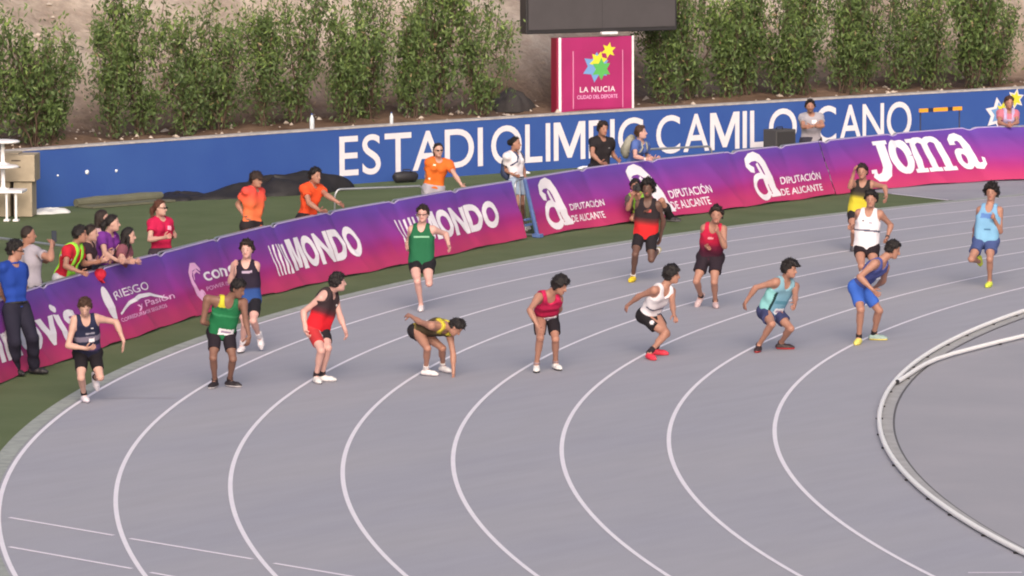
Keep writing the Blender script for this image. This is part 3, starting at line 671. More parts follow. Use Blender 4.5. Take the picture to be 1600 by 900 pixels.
# ---------------------------------------------------------------- things on the grass in front of the wall
M_tarp = mat('black_tarpaulin', L4((40, 37, 40)), 0.55, noise=0.4, nscale=6.0, bump=0.6, bscale=7.0, spec=0.35)
heap('tarpaulin', 'long black tarpaulin heaped against the foot of the blue wall', 'tarpaulin', (-56.95, 2.25, 0), 1.80, 0.50, 0.44, math.radians(77), M_tarp, 5, 56, 0.75)
heap('tarpaulin', 'small flat end of black sheeting beside the grey-green mat', 'tarpaulin', (-57.66, 0.45, 0), 0.5, 0.4, 0.12, math.radians(78), M_tarp, 6)
M_mat = mat('grey_green_mat', L4((98, 98, 84)), 0.9, noise=0.3, nscale=5.0)
mb = MB(); mb.tube([(-0.98, 0, 0.08), (-0.5, 0, 0.085), (0, 0, 0.08), (0.5, 0, 0.085), (0.98, 0, 0.08)], [0.07, 0.09, 0.085, 0.09, 0.075], 12)
mb.box((0, -0.22, 0.02), (1.9, 0.42, 0.035))
tag(obj('rolled_mat', mb.mesh('rolled_mat', M_mat, False), loc=(-57.95, -0.92, 0), rz=math.radians(80)), 'grey-green rolled mat lying along the foot of the blue wall', 'mat')
M_bag = mat('thin_white_plastic', L4((206, 206, 210)), 0.4, noise=0.2, nscale=6)
heap('plastic_bag', 'crumpled whitish plastic bag on the grass beside the beige cabinet', 'bag', (-57.80, -2.95, 0), 0.34, 0.2, 0.075, math.radians(60), M_bag, 8)
M_bagd = mat('black_nylon', L4((44, 42, 48)), 0.6, noise=0.3, nscale=10)
bag = thing('sports_bag', 'small black bag on the grass under the letters S and T', 'bag', (-56.43, 5.50, 0), math.radians(65))
mb = MB(); mb.tube([(-0.24, 0, 0.09), (-0.2, 0, 0.10), (0, 0, 0.11), (0.2, 0, 0.10), (0.24, 0, 0.09)], [0.06, 0.095, 0.105, 0.095, 0.06], 12); obj('bag_body', mb.mesh('bag_body', M_bagd, True), bag)
mb = MB(); mb.tube([(-0.1, -0.06, 0.18), (-0.07, -0.05, 0.24), (0.07, -0.05, 0.24), (0.1, -0.06, 0.18)], 0.011, 6); obj('handle', mb.mesh('handle', M_bagd, True), bag)
M_ply = mat('beige_board', L4((166, 152, 134)), 0.7, noise=0.3, nscale=5.0); M_slot = mat('dark_slot', L4((60, 50, 46)), 0.8)
cab = thing('cabinet', 'beige box cabinet on a narrower base at the left end of the blue wall', 'cabinet', (-57.99, -3.68, 0), math.radians(32))
for nm, c, s in (('top_box', (-0.02, 0.0, 0.84), (0.88, 0.62, 0.46)), ('base_panel', (0.20, 0.0, 0.30), (0.32, 0.5, 0.60)), ('base_panel', (-0.19, 0.0, 0.30), (0.34, 0.5, 0.60)), ('lid', (-0.12, 0, 1.085), (0.5, 0.45, 0.025))):
    mb = MB(); mb.box(c, s); obj(nm, mb.mesh(nm, M_ply, bevel=0.008), cab)
for z in (0.86, 0.97):
    mb = MB(); mb.box((0.10, -0.311, z), (0.16, 0.01, 0.018)); obj('slot', mb.mesh('slot', M_slot), cab)
M_pl = mat('white_plastic', L4((232, 228, 234)), 0.45, noise=0.1, nscale=5)
tb = thing('plastic_table', 'white low table with legs at the left edge, carrying two stacked stands', 'table', (-57.62, -4.50, 0), math.radians(30))
mb = MB(); mb.box((0.05, 0, 0.50), (0.82, 0.5, 0.05)); obj('table_top', mb.mesh('table_top', M_pl, bevel=0.012), tb)
for x in (-0.3, 0.18, 0.34):
    mb = MB(); mb.tube([(x, -0.18, 0.02), (x, -0.17, 0.48)], 0.022, 8); mb.box((x, -0.16, 0.015), (0.09, 0.14, 0.03)); obj('leg', mb.mesh('leg', M_pl), tb)
for k, (z, lab, rw) in enumerate(((0.527, 'white pedestal stand standing on the low table, lower of the two', 0.27), (0.955, 'white pedestal stand at the very top of the stack', 0.29))):
    st = thing('pedestal_stand', lab, 'stand', (-57.62, -4.50, z), math.radians(30))
    mb = MB(); mb.lathe([(0.11, 0.0), (0.12, 0.012), (0.05, 0.03), (0.035, 0.05), (0.033, 0.34), (0.06, 0.36)], (0.09, 0, 0), 16); obj('column', mb.mesh('column', M_pl, True), st)
    mb = MB(); mb.lathe([(0.05, 0.362), (rw, 0.372), (rw + .01, 0.388), (rw * 0.9, 0.41), (rw * 0.4, 0.425)], (0.09, 0, 0), 24); obj('stand_top', mb.mesh('stand_top', M_pl, True), st)
# paper scraps and plates
M_paper = mat('paper', L4((224, 224, 230)), 0.7)
for x, y, z, r, lab in ((-55.8, 8.45, 0.0, 0.09, 'white paper scrap on the grass right of the woman in white'), (-55.5, 10.0, 0.0, 0.16, 'pale flat bag on the grass left of the man in black'), (-57.5, 1.25, 0.0, 0.16, 'pale flat scrap at the left end of the black tarpaulin')):
    heap('paper_scrap', lab, 'paper', (x, y, -0.001), r, r * 0.6, 0.035, 0.4, M_paper, int(abs(x * 10)))
# small lamps set in the wall
M_spot = mat('pale_wall_fitting', L4((226, 230, 240)), 0.3)
for y, z, r, lab in ((-1.95, 0.55, 0.02, 'tiny pale fitting on the blue wall, leftmost'), (-1.3, 0.57, 0.042, 'brightest pale fitting on the blue wall left part'), (-0.65, 0.555, 0.028, 'small pale fitting on the blue wall, rightmost')):
    p, n = wall_pt(y, z); mb = MB(); mb.lathe([(r, 0.0), (r * 0.95, 0.012), (r * 0.6, 0.022), (0.004, 0.026)], n=14)
    o = tag(obj('wall_fitting', mb.mesh('wall_fitting', M_spot, True), loc=p + n * 0.001), lab, 'wall fitting'); o.rotation_euler = n.to_track_quat('Z', 'Y').to_euler()
# bottles on the wall
M_bot = mat('clear_bottle_plastic', L4((200, 205, 214)), 0.2, spec=0.6); M_cap = mat('blue_cap', L4((70, 90, 150)), 0.5)
for y, lab, s in ((3.9, 'larger clear water bottle on top of the wall left of letter E', 1.3), (5.75, 'small clear bottle on top of the wall above the letter T', 1.0)):
    p = Vector((WX(y), y, WH)) - WN(y) * 0.12; b = thing('water_bottle', lab, 'bottle', p); b.scale = (s, s, s)
    mb = MB(); mb.lathe([(0.03, 0), (0.034, 0.008), (0.034, 0.14), (0.016, 0.185), (0.014, 0.20)], n=14); obj('bottle_body', mb.mesh('bottle_body', M_bot, True), b)
    mb = MB(); mb.lathe([(0.016, 0.20), (0.016, 0.218), (0.01, 0.22)], n=12); obj('cap', mb.mesh('cap', M_cap, True), b)
# hurdle
M_or = mat('amber_board', L4((226, 160, 50)), 0.5); M_bk = mat('navy_board', L4((44, 48, 80)), 0.5)
hp0, hp1 = Vector((-52.36, 17.12, 0)), Vector((-52.0, 18.16, 0)); hd = hp1 - hp0
hu = thing('hurdle', 'athletics hurdle with amber and navy board by the blue wall', 'hurdle', (hp0 + hp1) / 2, math.atan2(hd.y, hd.x))
Lh = hd.length
for i, (a, b, m_) in enumerate(((-.5, -.30, M_or), (-.30, -.18, M_bk), (-.18, .16, M_or), (.16, .28, M_bk), (.28, .5, M_or))):
    mb = MB(); mb.box(((a + b) / 2 * Lh, 0, 0.80), ((b - a) * Lh - 0.002, 0.025, 0.075)); obj('board_segment', mb.mesh('board_segment', m_), hu)
for s in (-1, 1):
    mb = MB(); mb.tube([(s * Lh * 0.46, 0.02, 0.78), (s * Lh * 0.46, 0.02, 0.03), (s * Lh * 0.46, 0.60, 0.03)], 0.016, 8); obj('leg', mb.mesh('leg', M_bk, True), hu)
# loudspeaker box
sp = thing('loudspeaker', 'dark grey box loudspeaker behind the banner left of the man in grey', 'loudspeaker', (-53.62, 13.94, 0), math.radians(72))
mb = MB(); mb.box((0, 0, 0.29), (0.50, 0.40, 0.58)); obj('cabinet', mb.mesh('cabinet', mat('dark_grey_cabinet', L4((70, 68, 72)), 0.7), bevel=0.015), sp)
mb = MB(); mb.box((0, -0.203, 0.29), (0.44, 0.012, 0.50)); obj('grille', mb.mesh('grille', mat('speaker_mesh', L4((52, 50, 54)), 0.8)), sp)
mb = MB(); mb.tube([(-0.08, 0, 0.58), (-0.07, 0, 0.62), (0.07, 0, 0.62), (0.08, 0, 0.58)], 0.012, 6); obj('handle', mb.mesh('handle', M_dark, True), sp)
# red cap hung over the banner edge
p, n = ban_pt(-21.5, 0.93, 1.1)
rc = thing('red_cap', 'red cap hanging over the top edge of the banner below the spectators', 'cap', p + n * 0.04); rc.scale = (.8, .8, .8)
M_red = mat('red_cotton', L4((196, 34, 60)), 0.8, noise=0.2, nscale=12)
Mx = Matrix.Rotation(math.radians(55), 3, 'X')
mb = MB(); mb.lathe([(0.105, -0.03), (0.11, 0.0), (0.10, 0.05), (0.07, 0.09), (0.02, 0.105)], n=18, M=Mx); obj('crown', mb.mesh('crown', M_red, True), rc)
mb = MB(); mb.box((0.02, -0.03, -0.10), (0.15, 0.025, 0.11), Mx); obj('peak', mb.mesh('peak', M_red, bevel=0.008), rc)
POSE={
'a1':(1.64,(-40.207,-22.671),-41.6,-49.6,35,'0.00,0.00,0.60 0.09,-0.14,1.05 0.15,-0.22,1.19 0.01,-0.24,1.03 -0.03,-0.33,0.72 0.20,-0.25,0.69 0.34,-0.26,0.71 0.17,-0.04,1.04 0.29,0.20,0.98 0.38,0.23,0.75 0.38,0.21,0.59 -0.06,-0.06,0.60 0.13,-0.28,0.33 -0.04,-0.03,0.09 0.12,-0.14,0.02 0.06,0.06,0.60 0.28,-0.10,0.33 -0.01,0.15,0.29 0.03,0.16,0.11'),
'a2':(1.7,(-41.859,-17.451),-56.4,-66.4,5,'0.00,0.00,0.68 -0.06,0.03,1.18 -0.01,-0.01,1.36 -0.18,-0.05,1.14 -0.10,-0.25,0.95 0.03,-0.35,1.14 0.11,-0.41,1.24 0.05,0.10,1.14 0.04,0.04,0.86 -0.15,-0.09,0.99 -0.15,-0.20,1.08 -0.07,-0.05,0.68 0.14,-0.25,0.40 -0.05,-0.08,0.09 0.03,-0.26,0.02 0.07,0.05,0.68 0.26,-0.23,0.45 0.12,0.07,0.21 0.15,0.07,0.03'),
'a3':(1.68,(-39.752,-20.637),-46.1,3.9,25,'0.00,0.00,0.69 0.20,-0.10,1.12 0.33,-0.07,1.26 0.01,-0.28,1.13 -0.05,-0.30,0.85 -0.09,-0.07,0.78 -0.12,0.07,0.76 0.33,0.03,1.08 0.48,-0.12,0.89 0.62,-0.22,0.70 0.60,-0.25,0.55 -0.06,-0.06,0.69 0.09,-0.28,0.40 -0.04,-0.09,0.09 0.01,-0.27,0.02 0.06,0.06,0.69 0.26,-0.10,0.38 0.06,0.08,0.09 0.25,0.09,0.02'),
'a4':(1.72,(-39.153,-19.455),-4.2,52.8,0,'0.00,0.00,0.65 0.09,0.14,1.12 0.23,0.13,1.25 0.09,-0.04,1.05 -0.13,-0.12,0.88 -0.04,-0.20,0.65 0.06,-0.25,0.56 0.05,0.29,1.04 0.21,0.19,0.82 0.37,0.10,0.64 0.45,0.03,0.54 -0.01,-0.09,0.65 0.28,-0.29,0.43 0.11,-0.18,0.09 0.27,-0.30,0.02 0.01,0.09,0.65 0.28,-0.15,0.45 0.10,-0.05,0.09 0.26,0.06,0.02'),
'a5':(1.72,(-43.037,-12.032),-58.4,-63.4,5,'0.00,0.00,0.67 -0.03,0.05,1.19 0.03,-0.00,1.37 -0.15,-0.02,1.14 -0.31,0.10,0.94 -0.17,-0.10,0.86 -0.12,-0.22,0.92 0.11,0.13,1.14 0.14,0.40,1.06 0.29,0.27,0.90 0.39,0.18,0.84 -0.08,-0.05,0.67 0.15,-0.30,0.44 0.07,-0.11,0.09 0.18,-0.28,0.02 0.08,0.05,0.67 0.28,-0.20,0.41 0.05,0.13,0.40 -0.02,0.25,0.27'),
'a6':(1.63,(-38.488,-18.227),21.5,26.5,55,'0.00,0.00,0.57 0.46,-0.04,0.65 0.63,-0.05,0.65 0.42,-0.29,0.68 0.17,-0.19,0.70 -0.05,-0.10,0.76 -0.18,-0.04,0.76 0.40,0.12,0.55 0.48,0.09,0.29 0.52,0.04,0.05 0.54,0.03,-0.09 0.03,-0.08,0.57 0.33,-0.25,0.38 0.16,-0.06,0.09 0.34,-0.03,0.02 -0.03,0.08,0.57 0.27,0.15,0.34 0.11,0.37,0.09 0.29,0.32,0.02'),
'a7':(1.72,(-37.454,-16.886),-24.7,5.3,25,'0.00,0.00,0.69 0.26,-0.28,1.01 0.42,-0.27,1.13 0.20,-0.44,0.98 0.24,-0.69,0.84 0.40,-0.73,0.64 0.49,-0.81,0.56 0.30,-0.14,0.94 0.17,0.07,0.79 0.00,0.24,0.69 -0.10,0.32,0.63 -0.04,-0.08,0.69 0.16,-0.35,0.45 0.03,-0.25,0.09 0.14,-0.41,0.02 0.04,0.08,0.69 0.25,-0.14,0.42 0.11,0.06,0.09 0.28,-0.05,0.02'),
'a8':(1.78,(-42.633,-6.954),-60.8,-70.8,5,'0.00,0.00,0.70 0.08,-0.05,1.21 0.11,-0.10,1.40 -0.04,-0.11,1.16 -0.19,0.02,0.93 0.03,-0.10,1.03 0.14,-0.17,1.11 0.21,0.01,1.15 0.20,0.18,0.90 0.10,0.25,0.66 0.05,0.28,0.52 -0.08,-0.04,0.70 0.05,-0.35,0.43 -0.11,-0.17,0.09 -0.05,-0.36,0.02 0.08,0.04,0.70 0.21,-0.16,0.35 0.07,0.22,0.45 0.02,0.40,0.52'),
'a9':(1.7,(-37.255,-14.837),-11,24,5,'0.00,0.00,0.53 0.30,-0.08,0.91 0.39,-0.02,1.08 0.27,-0.26,0.89 0.01,-0.22,0.80 -0.20,-0.16,0.67 -0.32,-0.12,0.60 0.31,0.08,0.85 0.45,-0.10,0.69 0.59,-0.28,0.59 0.70,-0.36,0.52 -0.02,-0.09,0.53 0.32,-0.05,0.30 0.29,-0.41,0.09 0.47,-0.51,0.02 0.02,0.09,0.53 0.33,-0.08,0.33 0.08,0.04,0.09 0.26,0.10,0.02'),
'a10':(1.74,(-39.774,-9.535),-61.6,-61.6,5,'0.00,0.00,0.72 0.14,-0.13,1.19 0.23,-0.19,1.35 0.03,-0.19,1.15 -0.12,-0.02,0.96 0.06,-0.19,0.89 0.17,-0.28,0.85 0.26,-0.07,1.14 0.38,-0.21,0.91 0.37,-0.36,1.12 0.39,-0.48,1.22 -0.08,-0.04,0.72 -0.04,-0.30,0.40 -0.17,0.01,0.16 -0.21,-0.09,0.01 0.08,0.04,0.72 0.19,-0.19,0.39 0.05,0.05,0.09 0.18,-0.10,0.02'),
'a11':(1.7,(-36.231,-13.486),-21.4,7.6,8,'0.00,0.00,0.52 0.26,-0.04,0.94 0.36,-0.08,1.10 0.21,-0.19,0.93 -0.05,-0.27,0.85 -0.20,-0.28,0.65 -0.30,-0.22,0.56 0.31,0.13,0.85 0.45,-0.09,0.74 0.58,-0.30,0.67 0.64,-0.42,0.63 -0.03,-0.08,0.52 0.25,-0.34,0.39 -0.02,-0.24,0.09 0.05,-0.42,0.02 0.03,0.08,0.52 0.35,-0.04,0.31 0.08,0.14,0.09 0.25,0.24,0.02'),
'a12':(1.72,(-42.463,-1.192),-63.3,-68.3,5,'0.00,0.00,0.59 0.04,0.08,1.08 0.07,0.00,1.26 -0.09,0.02,1.06 0.00,-0.25,1.03 0.09,-0.28,1.27 0.15,-0.35,1.39 0.16,0.13,1.06 0.25,0.40,1.00 0.38,0.23,0.86 0.43,0.12,0.77 -0.08,-0.04,0.59 0.11,-0.31,0.34 -0.07,-0.05,0.09 0.04,-0.22,0.02 0.08,0.04,0.59 0.23,-0.21,0.30 0.05,0.12,0.16 0.02,0.20,-0.01'),
'a13':(1.76,(-39.066,-6.473),-63.4,-68.4,5,'0.00,0.00,0.65 0.01,0.07,1.18 0.07,0.02,1.36 -0.13,0.01,1.15 -0.27,0.16,0.94 -0.21,-0.10,0.93 -0.18,-0.24,0.97 0.15,0.14,1.14 0.20,0.37,0.96 0.25,0.18,0.79 0.28,0.07,0.69 -0.08,-0.04,0.65 0.12,-0.32,0.41 0.02,-0.07,0.09 0.12,-0.25,0.02 0.08,0.04,0.65 0.28,-0.22,0.38 0.08,0.12,0.26 0.01,0.25,0.13'),
'a14':(1.74,(-35.729,-12.084),9.6,26.6,20,'0.00,0.00,0.75 0.35,0.02,1.11 0.47,0.11,1.26 0.36,-0.18,1.09 0.27,-0.41,0.93 0.47,-0.39,0.76 0.59,-0.45,0.70 0.30,0.19,1.01 0.17,0.36,0.81 -0.03,0.49,0.70 -0.13,0.57,0.64 0.01,-0.09,0.75 0.23,-0.31,0.48 0.12,-0.18,0.09 0.18,-0.37,0.02 -0.01,0.09,0.75 0.21,0.19,0.42 0.04,0.33,0.09 0.22,0.42,0.02'),
'a15':(1.72,(-38.009,-4.823),-64.7,-69.7,5,'0.00,0.00,0.67 0.02,0.07,1.17 0.03,0.10,1.38 -0.11,0.02,1.12 -0.23,0.13,0.89 -0.36,0.26,0.71 -0.45,0.36,0.64 0.15,0.13,1.12 0.18,0.11,0.81 0.18,-0.06,1.00 0.21,-0.17,1.09 -0.08,-0.04,0.67 -0.03,-0.37,0.43 -0.13,0.01,0.36 -0.19,0.13,0.23 0.08,0.04,0.67 0.22,-0.26,0.43 0.11,-0.07,0.09 0.16,-0.26,0.02'),
's1':(1.82,(-42.763,-21.042),-8.9,26.1,8,'0.00,0.00,0.83 -0.08,0.02,1.41 -0.07,0.07,1.58 -0.09,-0.16,1.37 -0.23,-0.07,1.11 -0.29,0.11,0.91 -0.33,0.24,0.84 -0.07,0.20,1.33 -0.18,0.36,1.09 -0.34,0.44,0.88 -0.45,0.49,0.80 -0.01,-0.09,0.83 0.15,-0.22,0.45 0.02,-0.09,0.10 0.23,-0.12,0.02 0.01,0.09,0.83 0.26,-0.00,0.49 0.13,0.16,0.10 0.33,0.23,0.02'),
's2':(1.72,(-44.137,-19.221),79,46,0,'0.00,0.00,0.88 -0.06,0.03,1.40 0.01,-0.01,1.58 0.14,0.01,1.35 0.42,-0.05,1.29 0.31,0.11,1.46 0.24,0.22,1.53 -0.23,0.08,1.33 0.04,0.30,1.22 0.21,0.23,1.40 0.29,0.20,1.52 0.09,-0.02,0.88 0.12,0.07,0.48 0.12,-0.02,0.09 0.15,0.17,0.02 -0.09,0.02,0.88 -0.08,0.12,0.48 -0.12,0.02,0.09 -0.08,0.22,0.02'),
's3':(1.64,(-44.489,-18.125),10.6,30.6,5,'0.00,0.00,0.89 0.19,0.03,1.33 0.28,0.04,1.49 0.22,-0.15,1.29 0.32,-0.32,1.10 0.54,-0.26,1.02 0.67,-0.30,1.00 0.13,0.19,1.27 0.06,0.35,1.06 0.30,0.34,1.09 0.43,0.33,1.14 0.02,-0.08,0.89 0.02,-0.10,0.49 0.02,-0.11,0.09 0.21,-0.08,0.02 -0.02,0.08,0.89 -0.02,0.10,0.49 -0.02,0.11,0.09 0.16,0.15,0.02'),
's4':(1.62,(-44.796,-17.327),35.4,40.4,5,'0.00,0.00,0.82 0.12,-0.05,1.28 0.21,-0.09,1.44 0.22,-0.20,1.24 0.39,-0.32,1.07 0.62,-0.37,1.10 0.75,-0.37,1.16 0.02,0.10,1.21 -0.03,0.26,1.00 -0.07,0.50,0.99 -0.07,0.64,0.98 0.05,-0.07,0.82 0.14,-0.02,0.45 0.07,-0.09,0.08 0.22,0.01,0.02 -0.05,0.07,0.82 0.02,0.14,0.45 -0.07,0.09,0.08 0.09,0.20,0.02'),
's5':(1.66,(-45.299,-16.436),30.2,40.2,0,'0.00,0.00,0.91 -0.01,0.06,1.36 0.08,0.01,1.53 0.08,-0.10,1.33 0.25,-0.24,1.16 0.47,-0.35,1.12 0.60,-0.42,1.11 -0.12,0.20,1.30 -0.19,0.36,1.08 0.03,0.25,1.03 0.16,0.18,1.03 0.04,-0.07,0.91 0.05,-0.09,0.50 0.06,-0.10,0.09 0.22,-0.00,0.02 -0.04,0.07,0.91 -0.05,0.09,0.50 -0.06,0.10,0.09 0.11,0.20,0.02'),
's6':(1.68,(-44.983,-16.702),15.2,35.2,0,'0.00,0.00,0.89 0.10,-0.01,1.36 0.21,-0.04,1.51 0.14,-0.19,1.33 0.29,-0.31,1.12 0.53,-0.33,1.04 0.67,-0.38,1.03 0.05,0.17,1.29 0.24,0.07,1.10 0.43,-0.05,1.01 0.56,-0.12,1.01 0.02,-0.08,0.89 0.03,-0.10,0.49 0.03,-0.11,0.09 0.22,-0.06,0.02 -0.02,0.08,0.89 -0.03,0.10,0.49 -0.03,0.11,0.09 0.16,0.16,0.02'),
's7':(1.62,(-45.003,-16.337),30,35,5,'0.00,0.00,0.76 0.19,-0.12,1.17 0.29,-0.14,1.32 0.28,-0.27,1.14 0.41,-0.46,1.00 0.63,-0.56,1.01 0.76,-0.61,1.03 0.09,0.03,1.11 0.28,-0.12,0.99 0.48,-0.26,0.99 0.61,-0.31,1.01 0.04,-0.07,0.76 0.21,0.01,0.42 0.06,-0.10,0.08 0.22,-0.01,0.02 -0.04,0.07,0.76 0.11,0.18,0.42 -0.06,0.10,0.08 0.10,0.19,0.02'),
's8':(1.64,(-45.829,-14.437),-20.4,9.6,0,'0.00,0.00,0.85 -0.04,0.04,1.34 0.02,-0.03,1.50 -0.07,-0.11,1.29 0.01,-0.26,1.07 0.25,-0.23,1.11 0.38,-0.26,1.14 -0.01,0.17,1.27 -0.09,0.35,1.07 0.10,0.18,1.10 0.21,0.10,1.11 -0.03,-0.08,0.85 0.03,-0.12,0.47 -0.04,-0.11,0.09 0.14,-0.17,0.02 0.03,0.08,0.85 0.10,0.07,0.47 0.04,0.11,0.09 0.22,0.04,0.02'),
's9':(1.7,(-46.953,-10.974),-6.5,3.5,5,'0.00,0.00,0.92 0.00,0.07,1.47 0.09,0.01,1.61 -0.01,-0.11,1.44 -0.21,-0.06,1.24 -0.04,-0.11,1.06 0.08,-0.16,1.00 -0.01,0.23,1.41 -0.10,0.38,1.19 -0.23,0.47,0.98 -0.33,0.52,0.89 -0.01,-0.09,0.92 -0.01,-0.10,0.50 -0.01,-0.12,0.09 0.18,-0.14,0.02 0.01,0.09,0.92 0.01,0.10,0.50 0.01,0.12,0.09 0.21,0.10,0.02'),
's10':(1.74,(-47.304,-9.179),-10.1,-7.1,5,'0.00,0.00,0.87 0.03,0.09,1.38 0.13,0.04,1.53 0.02,-0.08,1.34 0.19,-0.20,1.14 0.43,-0.22,1.03 0.57,-0.26,1.04 0.04,0.26,1.32 0.28,0.12,1.24 0.52,0.14,1.12 0.65,0.08,1.09 -0.02,-0.09,0.87 0.12,-0.13,0.48 -0.02,-0.12,0.09 0.18,-0.15,0.02 0.02,0.09,0.87 0.15,0.08,0.48 0.02,0.12,0.09 0.22,0.08,0.02'),
's11':(1.66,(-49.151,-3.483),-43.5,-38.5,0,'0.00,0.00,0.85 0.09,0.03,1.32 0.15,-0.05,1.48 -0.01,-0.09,1.27 -0.14,0.02,1.05 -0.20,0.19,0.87 -0.24,0.30,0.80 0.21,0.16,1.24 0.41,0.06,1.07 0.59,0.00,0.92 0.72,-0.06,0.88 -0.06,-0.06,0.85 0.00,-0.14,0.47 -0.08,-0.08,0.09 0.06,-0.22,0.02 0.06,0.06,0.85 0.14,0.01,0.47 0.08,0.08,0.09 0.22,-0.05,0.02'),
's12':(1.62,(-49.111,-1.192),0.5,15.5,0,'0.00,0.00,0.79 -0.06,0.01,1.28 0.01,-0.05,1.44 -0.07,-0.17,1.23 -0.18,-0.07,1.00 0.04,-0.15,0.93 0.17,-0.18,0.90 -0.08,0.18,1.21 -0.10,0.33,0.98 0.04,0.17,0.87 0.12,0.08,0.80 0.00,-0.08,0.79 0.14,-0.15,0.44 0.11,-0.01,0.08 0.28,-0.10,0.02 -0.00,0.08,0.79 0.09,0.02,0.42 0.02,0.19,0.08 0.20,0.12,0.02'),
's13':(1.76,(-49.196,1.327),-25.4,-20.4,8,'0.00,0.00,0.84 0.01,0.06,1.35 0.09,-0.01,1.53 -0.05,-0.10,1.31 0.06,-0.28,1.11 0.28,-0.33,0.97 0.42,-0.38,0.97 0.08,0.23,1.29 0.01,0.41,1.06 0.21,0.27,0.98 0.34,0.18,0.96 -0.04,-0.08,0.84 0.12,-0.17,0.47 -0.05,-0.11,0.09 0.13,-0.20,0.02 0.04,0.08,0.84 0.21,0.02,0.47 0.05,0.11,0.09 0.23,0.02,0.02'),
's14':(1.66,(-49.135,2.244),9.2,24.2,-5,'0.00,0.00,0.81 0.15,0.02,1.26 0.22,-0.05,1.42 0.17,-0.17,1.22 0.29,-0.33,1.03 0.54,-0.36,1.00 0.67,-0.38,1.01 0.14,0.21,1.19 0.07,0.36,0.97 0.06,0.61,0.92 0.06,0.75,0.92 0.01,-0.09,0.81 0.17,-0.07,0.45 0.02,-0.12,0.09 0.21,-0.08,0.02 -0.01,0.09,0.81 0.14,0.12,0.45 -0.02,0.12,0.09 0.17,0.14,0.02'),
's15':(1.72,(-48.173,1.1),-35.8,-45.8,0,'0.00,0.00,0.11 0.11,-0.32,0.48 0.16,-0.41,0.64 0.06,-0.43,0.43 0.17,-0.65,0.28 0.30,-0.71,0.49 0.37,-0.78,0.60 0.17,-0.20,0.42 0.34,-0.39,0.29 0.34,-0.56,0.48 0.38,-0.65,0.59 -0.05,-0.07,0.11 0.12,-0.44,0.10 0.03,-0.06,0.02 -0.01,0.13,-0.01 0.05,0.07,0.11 0.36,0.09,0.38 0.34,0.37,0.09 0.53,0.43,0.02'),
's16':(1.72,(-49.062,7.862),-49.8,-52.8,0,'0.00,0.00,0.91 -0.02,0.03,1.38 0.02,-0.06,1.54 -0.14,-0.07,1.33 0.01,-0.27,1.18 0.26,-0.28,1.21 0.39,-0.34,1.23 0.09,0.14,1.33 0.28,-0.05,1.20 0.18,-0.28,1.19 0.18,-0.43,1.20 -0.07,-0.06,0.91 -0.08,-0.07,0.50 -0.09,-0.08,0.09 0.04,-0.23,0.02 0.07,0.06,0.91 0.08,0.07,0.50 0.09,0.08,0.09 0.22,-0.07,0.02'),
's17':(1.66,(-47.991,12.937),-44.9,-44.9,5,'0.00,0.00,0.72 0.08,0.00,1.20 0.14,-0.07,1.36 -0.02,-0.11,1.16 0.08,-0.33,1.00 0.30,-0.42,0.97 0.43,-0.48,0.97 0.17,0.11,1.15 0.32,-0.07,1.00 0.34,-0.32,0.97 0.34,-0.46,0.96 -0.06,-0.06,0.72 0.09,-0.23,0.41 -0.08,-0.08,0.09 0.05,-0.22,0.02 0.06,0.06,0.72 0.23,-0.09,0.41 0.08,0.08,0.09 0.22,-0.05,0.02'),
}
# ---------------------------------------------------------------- people: one continuous skin each, grown from a posed skeleton
M_skin = mat('skin', None, 0.5, attr='Col', noise=0.10, nscale=14.0, spec=0.35)
M_cloth = mat('knit_cloth', None, 0.85, attr='Col', noise=0.12, nscale=9.0, bump=0.25, bscale=30.0, spec=0.2)
M_denim = M_cloth
M_hair = mat('hair', None, 0.55, attr='Col', noise=0.35, nscale=60.0, bump=0.6, bscale=90.0, spec=0.35)
M_shoe = mat('shoe_mesh', None, 0.55, attr='Col', noise=0.12, nscale=30.0, spec=0.35)
M_bib = mat('race_bib_paper', None, 0.6, attr='Col')
M_glass = mat('dark_lens', L4((30, 26, 30)), 0.25)

